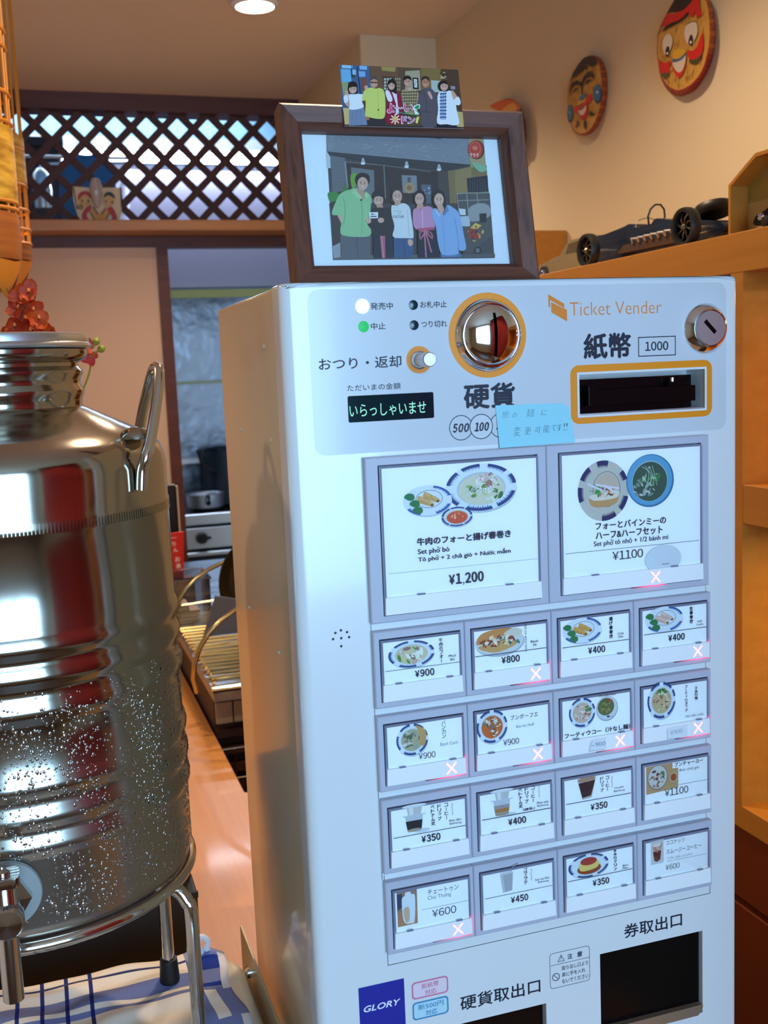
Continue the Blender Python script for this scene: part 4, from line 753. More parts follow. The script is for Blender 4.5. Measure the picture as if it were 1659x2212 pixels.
# weld ticks on the seam band
sm = MB()
for i in range(150):
    a = math.radians(-165+i*1.15); r = .1501*K; x, y = TA.x+r*math.cos(a), TA.y+r*math.sin(a); tx, ty = -math.sin(a)*.00035, math.cos(a)*.00035
    z0_, z1_ = zk(1.383), zk(1.391); sm.add([(x-tx, y-ty, z0_), (x+tx, y+ty, z0_), (x+tx, y+ty, z1_), (x-tx, y-ty, z1_)], [(0, 1, 2, 3)])
o = sm.build('weld_tick', mat('weld_dark', (152, 147, 134), .25, 1)); keep(o, tank); o['kind'] = 'stuff'
# carrying handle: flat ended bow
hp = [PD(305, 1058, .927), PD(307, 1015, .927), PD(316, 985, .926), PD(326, 945, .935), PD(338, 870, .952), PD(344, 815, .965), PD(341, 795, .975), PD(332, 798, .99), PD(320, 840, 1.0), PD(308, 890, 1.015), PD(299, 945, 1.03)]
hp = [EYE+(p-EYE)*K for p in smooth([tuple(p) for p in hp], 5, False) for p in [Vector(p)]]
ho = MB().tube(hp, .0043, 12).build('carry_handle', 'rod', smooth=True); keep(ho, tank)
bp_ = EYE+(PD(292, 930, .952)-EYE)*K
bo = MB().lathe([(.0, .0085)]+[(.0125*math.cos(math.radians(a)), .009*math.sin(math.radians(a))) for a in range(80, -1, -16)], (bp_.x, bp_.y, bp_.z-.006), n=24).build('handle_boss', 'steel', smooth=True); keep(bo, tank)
# tap
tp = EYE+(PD(12, 1926, .88)-EYE)*K
tapm = mat('tap_chrome', (205, 205, 205), .12, 1)
dirv = Vector((EYE.x-TA.x, EYE.y-TA.y, 0)).normalized()
gk = MB().lathe([(0, 0), (.030, 0), (.031, .002), (.030, .005), (.012, .006)], (0, 0, 0), n=40)
def orient(mb, at, dv):
    q = Vector((0, 0, 1)).rotation_difference(dv); mb.v = [tuple(at+q @ (Vector(p)*.8)) for p in mb.v]; return mb
surf = TA+dirv*(.1485*K); surf.z = tp.z; side_ = Vector((-dirv.y, dirv.x, 0)); surf += side_*(tp-surf).dot(side_)
o = orient(gk, surf, dirv).build('tap_washer', mat('grey_washer', (150, 156, 156), .4), smooth=True); keep(o, tank)
o = orient(MB().lathe([(.0215, 0), (.0215, .010), (.012, .011)], (0, 0, 0), n=6), surf+dirv*.004, dirv).build('hex_nut', tapm); keep(o, tank)
tap = orient(MB().lathe([(.0095, 0), (.0095, .012), (.013, .014), (.0135, .020), (.0145, .022), (.0145, .040), (.012, .044), (0, .045)], (0, 0, 0), n=32), surf+dirv*.0128, dirv).build('tap', tapm, smooth=True); keep(tap, tank)
nz = surf+dirv*.034
o = MB().lathe([(r_*.8, h_*.8) for r_, h_ in [(.0, .028), (.0095, .028), (.0105, .026), (.0105, .010), (.0125, .006), (.0125, -.004), (.0100, -.012), (.0088, -.018), (.0086, -.074), (.0074, -.074), (.0074, -.05), (0, -.05)]], (nz.x, nz.y, nz.z), n=32).build('tap_spout', tapm, smooth=True); keep(o, tank)
lv = MB(); 
q_ = [(-.012, -.011), (.0, -.0125), (.013, -.010), (.021, -.004), (.021, .004), (.013, .010), (.0, .0125), (-.012, .011)]
lv.prism([(u_*.8, w_*.8) for u_, w_ in smooth(q_, 4)], .0228, .0296, lambda u, w, d: (nz.x+side_.x*-u+dirv.x*w, nz.y+side_.y*-u+dirv.y*w, nz.z+d))
o = lv.build('tap_lever', tapm, bevel=.001, smooth=True); keep(o, tank)
o = MB().lathe([(.005, .0296), (.005, .032), (.0028, .0332), (.0024, .032), (0, .032)], (nz.x, nz.y, nz.z), n=24).build('lever_screw', tapm, smooth=True); keep(o, tank)
# condensation drops on the lower body
dr = MB(); rr = random.Random(4); nd = 0
def bodyr(z):
    for (r0, z0_), (r1, z1_) in zip(prof, prof[1:]):
        if z0_ <= z <= z1_ and z1_ > z0_: return r0+(r1-r0)*(z-z0_)/(z1_-z0_)
    return .149
while nd < 7500:
    z = rr.uniform(1.062, 1.262); a = rr.uniform(-175, 25); den = 1.0 if z < 1.235 else (1.262-z)/.027
    if rr.random() > den: continue
    cl_ = math.sin(a*.21+1.3)*math.cos(a*.077+z*38)+.5*math.sin(z*90+a*.3)
    if cl_ < rr.uniform(-1.3, .35): continue
    s_ = .8*rr.choice([.0004, .0005, .0006, .0008, .0011, .0014]) * (1.25 if rr.random() < .08 else 1); h_ = s_*rr.choice([1, 1, 1.3, 1.9])
    R_ = bodyr(z); ar = math.radians(a); nx, ny = math.cos(ar), math.sin(ar); cx_, cy2, cz_ = TA.x+nx*R_*K, TA.y+ny*R_*K, zk(z)
    vs = []
    for k_, (rad, up) in enumerate(((1, 0), (.72, .5))):
        for j in range(6):
            b_ = j*math.pi/3+k_*.5; t_ = math.cos(b_)*rad*s_; v__ = math.sin(b_)*rad*h_; vs.append((cx_-ny*t_+nx*up*s_*.6, cy2+nx*t_+ny*up*s_*.6, cz_+v__))
    vs.append((cx_+nx*s_*.42, cy2+ny*s_*.42, cz_-h_*.15))
    dr.add(vs, [(j, (j+1) % 6, 6+(j+1) % 6, 6+j) for j in range(6)]+[(6+j, 6+(j+1) % 6, 12) for j in range(6)]); nd += 1
o = dr.build('water_drops', mat('water_drop', (196, 198, 200), .10, 1), smooth=True); o['kind'] = 'stuff'; keep(o, tank)
# stand
st = empty('tank_stand', (TA.x, TA.y, .947), 'chrome wire stand with black rubber feet under the water tank', 'stand')
PLAT = .948
o = MB().tube([(TA.x+.1475*K*math.cos(math.radians(a)), TA.y+.1475*K*math.sin(math.radians(a)), zk(1.044)) for a in range(0, 360, 5)], .0048, 10, True).build('support_ring', 'rod', smooth=True); keep(o, st)
for foot, sgn in ((EYE+(PD(425, 2150, .952)-EYE)*K, 1), (EYE+(PD(368, 2130, 1.09)-EYE)*K, 1), None or (Vector((TA.x-.118, TA.y+.08, 0)), 1), (Vector((TA.x-.12, TA.y-.085, 0)), 1)):
    f2 = Vector((foot.x, foot.y, 0)); c2 = Vector((TA.x, TA.y, 0)); d_ = (f2-c2); L_ = d_.length; d_.normalize(); zt = zk(1.038)
    pts = [c2+d_*(L_-.05)+Vector((0, 0, zt)), c2+d_*(L_-.03)+Vector((0, 0, zt)), c2+d_*(L_-.012)+Vector((0, 0, zt-.004)), c2+d_*(L_-.003)+Vector((0, 0, zt-.014)), f2+Vector((0, 0, zt-.03)), f2+Vector((0, 0, PLAT+.018))]
    lg = MB().tube(smooth([tuple(p) for p in pts], 5, False), .0056, 12).build('leg', 'rod', smooth=True); keep(lg, st)
    rf = MB().lathe([(.0, 0), (.0088, 0), (.0092, .002), (.0078, .022), (.006, .0225)], (f2.x, f2.y, PLAT+.004), n=24).build('rubber_foot', 'rubber', smooth=True); rf.parent = lg
    rf.matrix_parent_inverse = Matrix.Identity(4)
# ------------------------------------------------------------ white platform tub + tea towel
def slab(name, x0, x1, y0, y1, r, zs, m):   # rounded box: zs = [(inset, z)...]
    mb = MB(); rings = []
    for ins, z in zs:
        pl_ = rrect(x0+ins, y0+ins, x1-ins, y1-ins, max(r-ins, .004), 8); rings.append([(u, w, z) for u, w in pl_])
    n_ = len(rings[0]); vs = [p for r_ in rings for p in r_]
    fs = [(i*n_+j, i*n_+(j+1) % n_, (i+1)*n_+(j+1) % n_, (i+1)*n_+j) for i in range(len(rings)-1) for j in range(n_)]+[tuple(range(n_-1, -1, -1)), tuple((len(rings)-1)*n_+j for j in range(n_))]
    return mb.add(vs, fs).build(name, m, smooth=True)
tub = slab('white_tub', -.42, .1505, .56, .992, .045, [(.004, TAB), (.002, TAB+.06), (0, .925), (.0015, .935), (.006, .943), (.013, .9465)], mat('cream_plastic', (228, 222, 206), .25, coat=.3))
tag(tub, 'upturned cream plastic tub with rounded corner under the tea towel', 'tub')
# towel: sheet lying on the tub, sagging over the right edge
mt = mat('towel_cloth', attr=True, rough=.9, spec=.1); v = texmap(mt); bump(mt, noise(mt, v, 900, 2), .5, .0008)
tw = MB(); NX, NY = 150, 110; X0, X1, Y0_, Y1_ = -.40, .128, .60, .984
def tcol(u, w):   # u across from right edge (m), w from back edge (m)
    cw = (238, 232, 224); b1_, b2_ = (40, 62, 150), (120, 132, 184)
    band = .034 < w < .056 or .066 < w < .071; col_ = cw
    side = u < .034
    if .034 < w < .056: col_ = b2_
    if .064 < w < .070: col_ = b2_
    if side:
        col_ = b2_ if col_ == cw and u > .004 else col_
        if .0135 < w < .034: col_ = b1_
        if .056 < w < .064: col_ = b1_
        if u < .006: col_ = (220, 222, 232)
        if w < .010: col_ = (150, 158, 196)
    if .07 < w < .12 and side: col_ = cw if .014 < u < .024 else b2_
    g = (u-.034) % .0215
    if u > .034 and g < .0016: col_ = (44, 56, 120) if col_ == cw else (30, 42, 120)
    if not side and abs(w-.012) < .0007: col_ = (60, 66, 110)
    return lin(col_)
def tz(x, y):
    u = X1-x; w = Y1_-y
    z = PLAT+.0036+.0014*math.sin(w*170+2*math.sin(u*30))*min(1, u*20)*(1 if w > .02 else .3)+.0010*math.sin(u*95+w*60)
    if u < .05 and w < .03: z += .005*math.exp(-((u-.012)**2+(w-.006)**2)/.0001)
    return z
vs = []
for j in range(NY+1):
    for i in range(NX+1):
        x = X0+(X1-X0)*i/NX; y = Y0_+(Y1_-Y0_)*j/NY; sag = max(0, (.03-(X1-x)))*0
        xx = x+.003*math.sin(y*60)*(i/NX)**8+(.016*((Y1_-y)/.38))*(i/NX)**6; yy = y+.0025*math.sin(x*70)*(j/NY)**6-.012*max(0, (x-.1)/.03)*(j/NY)**8
        vs.append((xx, yy, tz(x, y)))
for j in range(NY):
    for i in range(NX):
        a = j*(NX+1)+i; x = X0+(X1-X0)*(i+.5)/NX; y = Y0_+(Y1_-Y0_)*(j+.5)/NY
        tw.add([], [], None); tw.f.append((a, a+1, a+NX+2, a+NX+1)); tw.c.append(tcol(X1-x, Y1_-y))
tw.v = vs
o = tw.build('tea_towel', mt, smooth=True); tag(o, 'white tea towel with blue checks and a blue border spread under the tank stand', 'towel')
sd = o.modifiers.new('s', 'SOLIDIFY'); sd.thickness = .0012; sd.offset = -1
tu = MB().tube(smooth([(.112, .975, .951), (.108, .972, .965), (.111, .972, .972), (.117, .973, .966), (.116, .974, .957), (.124, .975, .951), (.130, .968, .950)], 5, False), .0028, 8).build('hem_loop', mat('white_cotton', (235, 235, 240), .9), smooth=True); tu.parent = o
# ------------------------------------------------------------ black box behind the tank
bb = empty('black_machine', (-.1, 1.2, TAB), 'black boxy appliance with a stepped top standing behind the water tank', 'appliance')
navy = mat('navy_sheen', (38, 42, 66), .35)
box('lower_body', 'black', -.45, .1205, 1.06, 1.27, TAB, .974, bb, bevel=.003); box('upper_body', navy, -.45, .1235, 1.11, 1.27, .974, 1.035, bb, bevel=.004)
tag(box('seal_strip', 'black', -.45, .1210, 1.0585, 1.062, .968, .9745, bb))
# ------------------------------------------------------------ picture frame on the machine
FT = [(UY(633, 610, .775)), UY(1155, 600, .775), UY(597, 222, .80), UY(1122, 236, .80)]
tilt = math.atan2(.025, .136)
FO = Vector((.1865, .776, MZ)); fw_, fh_ = .1940, .1352
fn = Vector((0, math.sin(tilt), math.cos(tilt)))    # frame's up
ff = Vector((0, -math.cos(tilt), math.sin(tilt)))   # towards viewer
def FP(u, h_, d): return FO+Vector((u, 0, 0))+fn*h_+ff*d
pf = empty('framed_picture', (FO.x+.098, FO.y+.01, MZ), 'dark brown wooden picture frame with a group photograph, standing on the ticket machine', 'picture frame')
bw = .0172
for nm, q, m_ in (('frame_rail', ((0, 0), (fw_, 0), (fw_-bw, bw), (bw, bw)), 'frame_wood'), ('frame_rail', ((0, fh_), (bw, fh_-bw), (fw_-bw, fh_-bw), (fw_, fh_)), 'frame_wood'), ('frame_stile', ((0, 0), (bw, bw), (bw, fh_-bw), (0, fh_)), 'frame_wood_v'), ('frame_stile', ((fw_, 0), (fw_, fh_), (fw_-bw, fh_-bw), (fw_-bw, bw)), 'frame_wood_v')):
    mb = MB(); q = [Vector(p) for p in q]; cen = Vector((fw_/2, fh_/2))
    outer = [p for p in q if (p.x < 1e-6 or p.x > fw_-1e-6) and (p.y < 1e-6 or p.y > fh_-1e-6)]; inner = [p for p in q if p not in outer]
    inner.sort(key=lambda p: (p-outer[0]).length); o0, o1 = outer; i0, i1 = inner
    sec = [(0, -.008), (0, .0095), (.12, .0115), (.75, .0085), (.93, .0045), (1, .0015), (1, -.008)]
    for t_, d in sec: mb.v += [tuple(FP(*(o0.lerp(i0, t_)), d)), tuple(FP(*(o1.lerp(i1, t_)), d))]
    n_ = len(sec)
    for i in range(n_): a, b = 2*i, 2*((i+1) % n_); mb.f.append((a, a+1, b+1, b)); mb.c.append((1, 1, 1))
    mb.f.append(tuple(2*i for i in range(n_))); mb.f.append(tuple(2*i+1 for i in range(n_))); mb.c += [(1, 1, 1)]*2
    keep(mb.build(nm, m_), pf)
mb = MB(); mb.v = [tuple(FP(*p)) for p in ((.004, .004, -.009), (fw_-.004, .004, -.009), (fw_-.004, fh_-.004, -.009), (.004, fh_-.004, -.009), (.004, .004, -.006), (fw_-.004, .004, -.006), (fw_-.004, fh_-.004, -.006), (.004, fh_-.004, -.006))]
mb.f = [(3,2,1,0),(4,5,6,7),(0,1,5,4),(1,2,6,5),(2,3,7,6),(3,0,4,7)]; mb.c = [(1, 1, 1)]*6
keep(mb.build('backing_board', 'black'), pf)
mb = MB(); mb.v = [tuple(FP(fw_/2+x, y, z)) for x, y, z in ((-.02, .1, -.009), (.02, .1, -.009), (.03, .006, -.055), (-.03, .006, -.055), (-.02, .1, -.011), (.02, .1, -.011), (.03, .004, -.057), (-.03, .004, -.057))]
mb.f = [(3,2,1,0),(4,5,6,7),(0,1,5,4),(1,2,6,5),(2,3,7,6),(3,0,4,7)]; mb.c = [(1, 1, 1)]*6
keep(mb.build('easel_leg', 'black'), pf)
# photograph print (flat picture), traced in the plane of the print
c = Canvas(FP(0, 0, -.0045), (1, 0, 0), -fn, .001, 1e-5); c.raw()
c.poly([(bw*1000-2, -bw*1000+2), (fw_*1000-bw*1000+2, -bw*1000+2), (fw_*1000-bw*1000+2, -(fh_-bw)*1000-2), (bw*1000-2, -(fh_-bw)*1000-2)], (226, 236, 244))
c.crop(660, 270, 3.5298)
c.poly([(155, 55), (1355, 84), (1440, 1015), (210, 1030)], (72, 66, 66))
c.poly([(155, 55), (1245, 80), (1260, 305), (170, 205)], (136, 140, 148))   # grey brick fascia
for i in range(16):
    t = (i+1)/17; c.line([(157, 55+t*150), (700, 72+t*175), (1258, 80+t*225)], 3.4, (116, 120, 130))
rb = random.Random(2)
for i in range(150):
    t = rb.randrange(16)/17; x = rb.uniform(165, 1235); y = 62+t*150+(x-157)/1100*(24+t*75); c.line([(x, y+3), (x+rb.uniform(10, 30), y+4)], 4, rb.choice([(150, 154, 162), (126, 128, 138), (160, 162, 168)]), flat=False)
c.poly([(930, 74), (1030, 76), (1034, 112), (932, 100)], (96, 100, 108)); c.poly([(938, 80), (1022, 82), (1025, 104), (940, 94)], (60, 64, 74))
c.poly([(1245, 80), (1355, 84), (1380, 390), (1262, 400)], (170, 156, 112))
for i in range(14): c.line([(1248, 96+i*20), (1362, 99+i*20)], 2.4, (146, 132, 92))
c.poly([(1083, 350), (1380, 310), (1392, 560), (1100, 600)], (128, 108, 70)); c.poly([(1140, 345), (1262, 318), (1270, 600), (1140, 600)], (146, 124, 82))
c.poly([(155, 195), (188, 245), (192, 330), (160, 330)], (190, 196, 200)); c.poly([(190, 212), (300, 230), (312, 500), (205, 520)], (98, 100, 106))
for i in range(16): c.line([(193, 232+i*18), (304, 240+i*17)], 2.6, (126, 128, 134))
c.poly([(300, 285), (880, 340), (1010, 360), (1010, 600), (310, 600)], (54, 42, 42)); c.poly([(170, 205), (1260, 305), (1090, 350), (600, 305), (200, 235)], (50, 50, 56))
c.line([(310, 285), (600, 310), (950, 358)], 9, (100, 96, 96)); c.line([(300, 285), (318, 480)], 14, (132, 136, 140)); c.line([(596, 310), (608, 560)], 8, (120, 118, 118))
c.poly([(345, 325), (520, 348), (526, 600), (355, 560)], (108, 116, 118)); c.poly([(730, 385), (845, 388), (850, 520), (740, 520)], (128, 134, 138)); c.poly([(775, 400), (800, 400), (800, 460), (776, 460)], (80, 84, 88))
c.el(790, 482, 38, 42, (176, 140, 100)); c.el(790, 482, 20, 20, (150, 100, 70)); c.poly([(880, 455), (955, 458), (958, 600), (886, 600)], (90, 96, 106)); scatter(c, 925, 520, 26, 40, [(180, 190, 204), (60, 70, 100), (110, 120, 150)], 24, 4, 12, 61)
for x, y in ((436, 285), (768, 310), (1015, 332)): c.poly([(x-7, y-30), (x+7, y-30), (x+19, y+10), (x-17, y+14)], (170, 172, 176)); c.el(x, y+12, 17, 9, (226, 228, 230))
c.poly(smooth([(340, 390), (375, 368), (392, 400), (376, 470), (352, 480)], 4), (110, 160, 60)); c.poly(smooth([(170, 520), (240, 518), (255, 560), (190, 590)], 4), (60, 130, 60)); c.poly([(265, 515), (310, 455), (325, 500)], (70, 120, 60))
c.poly(smooth([(1262, 290), (1320, 300), (1372, 320), (1375, 350), (1330, 362), (1290, 330)], 4), (130, 176, 140)); c.poly(smooth([(1335, 485), (1388, 482), (1390, 530), (1350, 545)], 4), (90, 160, 60))
c.el(1303, 192, 58, 72, (70, 26, 34)); c.el(1293, 190, 56, 70, (186, 52, 42)); c.ring(ell(1290, 185, 42, 52), ell(1290, 185, 38, 48), (220, 120, 96)); c.el(1290, 178, 24, 26, (206, 84, 60)); c.line([(1278, 172), (1284, 186)], 5, (240, 200, 180)); c.line([(1298, 172), (1294, 186)], 5, (240, 200, 180)); c.text('ラララ', 1248, 220, 1316, 250, (246, 220, 206), .02)
c.poly([(1228, 410), (1384, 388), (1392, 512), (1236, 516)], (36, 38, 48)); 
for i in range(7): c.line([(1250+i*19, 418-i*2), (1252+i*19, 508)], 3, (90, 92, 100))
c.poly([(1145, 528), (1400, 520), (1436, 1012), (1200, 1014)], (84, 82, 82)); 
for q in (((1145, 530), (1225, 522), (1240, 700)), ((1225, 524), (1390, 520)), ((1160, 580), (1390, 574)), ((1150, 530), (1175, 760)), ((1300, 522), (1330, 700))): c.line(q, 6, (150, 150, 150))
c.poly([(1165, 640), (1215, 645), (1218, 690), (1175, 690)], (206, 212, 216)); c.poly([(1175, 700), (1250, 696), (1250, 776), (1188, 776)], (180, 192, 200)); c.poly(smooth([(1240, 640), (1320, 600), (1395, 620), (1400, 700), (1260, 740)], 3), (150, 152, 152))
c.poly([(1320, 680), (1375, 676), (1375, 745), (1325, 745)], (40, 42, 48)); c.poly([(1290, 750), (1340, 770), (1300, 800), (1250, 790)], (214, 180, 90)); c.poly([(1230, 790), (1330, 800), (1325, 870), (1240, 870)], (160, 52, 40)); scatter(c, 1290, 830, 60, 60, [(190, 70, 40), (90, 90, 96), (60, 60, 66), (200, 160, 80)], 30, 6, 18, 62)
c.el(1308, 960, 28, 30, (60, 60, 62)); c.el(1308, 960, 16, 18, (120, 120, 120)); c.poly([(205, 1000), (1440, 985), (1440, 1015), (210, 1030)], (96, 94, 96)); c.poly([(180, 600), (262, 580), (280, 1000), (210, 1000)], (60, 52, 52)); c.poly([(200, 930), (262, 900), (264, 1010), (212, 1020)], (150, 152, 156))
SK = (206, 164, 144); HR = (34, 28, 30)
def face(x, y, rx, ry, hair, sk=SK, sm_=True, bang=0):
    c.el(x, y, rx, ry, sk, 24); c.el(x-rx*.38, y-ry*.05, rx*.14, ry*.06, HR, 10); c.el(x+rx*.38, y-ry*.02, rx*.14, ry*.06, HR, 10); c.line([(x-rx*.55, y-ry*.25), (x-rx*.2, y-ry*.28)], ry*.07, (70, 50, 46)); c.line([(x+rx*.2, y-ry*.26), (x+rx*.55, y-ry*.2)], ry*.07, (70, 50, 46))
    c.el(x, y+ry*.15, rx*.12, ry*.1, (186, 138, 120), 10); c.poly(ell(x, y+ry*.38, rx*.36, ry*.22, 10, 10, 170), (240, 232, 228)); c.line(ell(x, y+ry*.38, rx*.36, ry*.22, 8, 10, 170), ry*.06, (160, 70, 70)); c.el(x-rx*.5, y+ry*.25, rx*.2, ry*.13, (216, 160, 146), 12); c.el(x+rx*.5, y+ry*.25, rx*.2, ry*.13, (216, 160, 146), 12)
# man in green polo shirt
c.poly([(262, 840), (495, 845), (490, 1020), (272, 1024)], (92, 92, 98)); c.poly([(385, 850), (392, 1020), (398, 1020), (394, 850)], (74, 74, 80))
c.poly(smooth([(240, 690), (275, 700), (285, 790), (262, 740)], 3), SK)
c.poly(smooth([(340, 495), (385, 488), (400, 520), (440, 555), (480, 530), (500, 580), (492, 640), (496, 760), (490, 845), (400, 858), (280, 845), (262, 800), (275, 700), (200, 688), (215, 620), (260, 530)], 4), (142, 190, 140)); c.line(smooth([(285, 560), (300, 660), (285, 760)], 4, False), 7, (118, 166, 120)); c.line(smooth([(420, 580), (430, 700), (420, 840)], 4, False), 6, (122, 170, 124)); c.line([(455, 600), (462, 800)], 5, (160, 204, 158))
c.poly([(385, 480), (440, 500), (452, 540), (432, 580), (395, 540)], (190, 144, 122)); c.poly([(365, 490), (400, 525), (430, 560), (405, 568), (350, 520)], (160, 204, 156)); c.poly([(455, 510), (482, 535), (468, 565), (445, 545)], (160, 204, 156)); c.el(420, 577, 9, 6, (30, 34, 34))
c.el(430, 425, 56, 52, HR, 26); face(432, 452, 40, 50, HR); c.poly(smooth([(378, 400), (420, 370), (476, 385), (486, 440), (470, 425), (440, 400), (400, 415), (386, 450)], 4), HR)
# woman in black
c.el(548, 545, 46, 44, (30, 26, 28)); face(552, 580, 36, 42, HR); c.poly(smooth([(508, 560), (520, 515), (560, 500), (590, 530), (592, 556), (550, 548)], 4), (38, 34, 36)); c.poly([(535, 610), (580, 608), (590, 640), (540, 650)], (190, 144, 122))
c.poly(smooth([(500, 650), (540, 636), (590, 636), (640, 640), (668, 700), (672, 780), (650, 850), (515, 850), (495, 800), (468, 760), (480, 700)], 4), (38, 38, 42)); c.poly([(512, 845), (655, 848), (670, 1018), (515, 1020)], (30, 36, 56)); c.poly([(562, 850), (602, 850), (604, 1018), (578, 1020)], (176, 92, 110)); c.line([(575, 855), (590, 1015)], 4, (220, 170, 180))
c.el(476, 735, 20, 22, SK); c.el(570, 732, 24, 20, SK); c.poly([(480, 672), (548, 670), (548, 716), (482, 718)], (232, 232, 234)); c.text('賄い', 494, 680, 532, 694, (40, 40, 44), .03); c.line([(492, 704), (534, 703)], 8, (60, 60, 64))
# woman in white sweatshirt
c.poly(smooth([(650, 560), (652, 500), (690, 484), (730, 500), (744, 560), (744, 600), (650, 600)], 4), (62, 46, 44)); face(694, 552, 36, 48, HR); c.poly([(676, 590), (716, 588), (726, 616), (672, 620)], (196, 152, 132))
c.poly(smooth([(652, 620), (690, 622), (740, 602), (785, 630), (800, 700), (818, 860), (780, 880), (765, 868), (700, 872), (658, 850), (672, 780), (650, 690)], 4), (206, 212, 214)); c.line([(770, 660), (786, 860)], 5, (176, 184, 190)); c.text('CULTURE', 660, 695, 745, 715, (90, 96, 104), .02); c.text('THE ART CLUB', 668, 660, 730, 668, (110, 116, 124)); c.line([(700, 680), (724, 679)], 3, (110, 116, 124))
c.poly([(664, 868), (820, 870), (812, 1016), (670, 1018)], (58, 84, 124)); c.line([(745, 875), (748, 1015)], 4, (40, 62, 100)); c.poly(smooth([(776, 880), (806, 882), (812, 915), (792, 930), (776, 912)], 3), SK)
# woman in pink
c.poly(smooth([(822, 590), (822, 530), (860, 502), (900, 520), (914, 590), (880, 618), (850, 618)], 4), HR); face(862, 572, 34, 46, HR); c.poly([(846, 608), (886, 606), (898, 640), (862, 654), (838, 640)], (196, 152, 132))
c.poly(smooth([(818, 650), (850, 642), (870, 655), (900, 630), (945, 630), (975, 670), (980, 780), (960, 800), (870, 810), (820, 785), (810, 700)], 4), (196, 140, 172)); c.line([(882, 655), (888, 790)], 4, (226, 190, 206)); c.poly([(846, 800), (985, 790), (1020, 1015), (850, 1018)], (26, 32, 52)); c.poly([(850, 795), (975, 785), (978, 806), (855, 818)], (180, 84, 110))
for q in (((900, 815), (866, 830), (872, 876), (905, 820)), ((905, 815), (950, 830), (958, 872), (915, 825)), ((900, 825), (912, 1012)), ((910, 825), (952, 975))): c.line(smooth(list(q), 4, False), 11, (196, 116, 136))
# woman in light blue shirt
c.poly(smooth([(960, 590), (965, 530), (1005, 502), (1045, 520), (1060, 590), (1062, 650), (990, 640)], 4), HR); face(1010, 578, 36, 50, HR, (214, 172, 152)); c.poly([(994, 620), (1036, 616), (1050, 650), (1034, 700), (1000, 650)], (206, 160, 140))
c.poly([(1020, 985), (1176, 985), (1176, 1015), (1030, 1016)], (90, 120, 160)); c.poly(smooth([(962, 650), (990, 645), (1020, 680), (1045, 690), (1070, 620), (1120, 640), (1165, 690), (1200, 850), (1215, 950), (1170, 965), (1150, 940), (1155, 990), (1040, 995), (1005, 920), (985, 780), (958, 700)], 4), (136, 170, 208)); c.line([(1034, 700), (1056, 985)], 4, (110, 144, 186)); c.line(smooth([(1130, 720), (1150, 850), (1160, 960)], 4, False), 6, (112, 146, 190)); c.poly([(988, 650), (1022, 690), (1012, 710), (980, 672)], (156, 188, 220)); c.poly([(1068, 618), (1084, 660), (1050, 700), (1040, 690)], (100, 130, 176))
c.build('photo_print', 'paper', pf)
# clear glazing
mb = MB(); b_ = .0165
mb.v = [tuple(FP(*p)) for p in ((b_, b_, -.0012), (fw_-b_, b_, -.0012), (fw_-b_, fh_-b_, -.0012), (b_, fh_-b_, -.0012), (b_, b_, -.0004), (fw_-b_, b_, -.0004), (fw_-b_, fh_-b_, -.0004), (b_, fh_-b_, -.0004))]
mb.f = [(3,2,1,0),(4,5,6,7),(0,1,5,4),(1,2,6,5),(2,3,7,6),(3,0,4,7)]; mb.c = [(1, 1, 1)]*6
keep(mb.build('glazing', 'clear'), pf)
# small photo card tucked at the top of the frame
c = Canvas(FP(0, 0, .0128), (1, 0, 0), -fn, .001, 5e-6); c.crop(700, 130, 5.0273)
q = [(172, 50), (1455, 103), (1520, 742), (225, 715)]
pc = MB(); P4 = [c.px(700+x/5.0273, 130+y/5.0273) for x, y in q]; pc.prism(P4, .0, .0004, lambda u, w, d: tuple(c.pos(u, w)-c.n*(.0001+d)))
cardo = pc.build('photo_card', 'strip'); tag(cardo, 'small glossy group photo card with pink lettering, leaning on the top edge of the frame', 'photo')
c.poly(q, (96, 72, 54)); c.poly([(172, 50), (490, 62), (510, 330), (200, 560)], (70, 96, 136)); c.poly([(180, 95), (285, 100), (300, 235), (190, 240)], (110, 176, 214)); c.poly([(190, 52), (310, 58), (310, 90), (195, 85)], (150, 200, 226)); c.poly([(360, 120), (445, 122), (450, 180), (368, 180)], (120, 170, 214)); c.poly([(385, 60), (465, 64), (466, 104), (388, 100)], (130, 180, 220)); c.poly([(300, 100), (345, 104), (345, 160), (305, 160)], (140, 190, 226)); c.el(318, 172, 26, 16, (40, 80, 60)); c.poly([(395, 190), (465, 195), (470, 340), (410, 340)], (120, 80, 70)); c.line([(360, 70), (400, 400)], 12, (36, 46, 76)); c.line([(300, 62), (305, 180)], 8, (36, 46, 76)); c.poly([(190, 240), (260, 240), (270, 360), (215, 420)], (150, 156, 110))
c.poly([(500, 66), (800, 78), (820, 330), (520, 330)], (110, 80, 58)); c.poly([(620, 70), (780, 78), (770, 128), (630, 112)], (160, 140, 80)); c.poly([(630, 170), (830, 185), (840, 345), (650, 330)], (86, 60, 48))
for i in range(3):
    for j in range(4): c.poly([(650+i*30, 195+j*34), (672+i*30, 197+j*34), (673+i*30, 222+j*34), (652+i*30, 220+j*34)], (176, 186, 176)); c.poly([(768+i*22, 190+j*38), (784+i*22, 192+j*38), (786+i*22, 222+j*38), (770+i*22, 220+j*38)], (150, 140, 110))
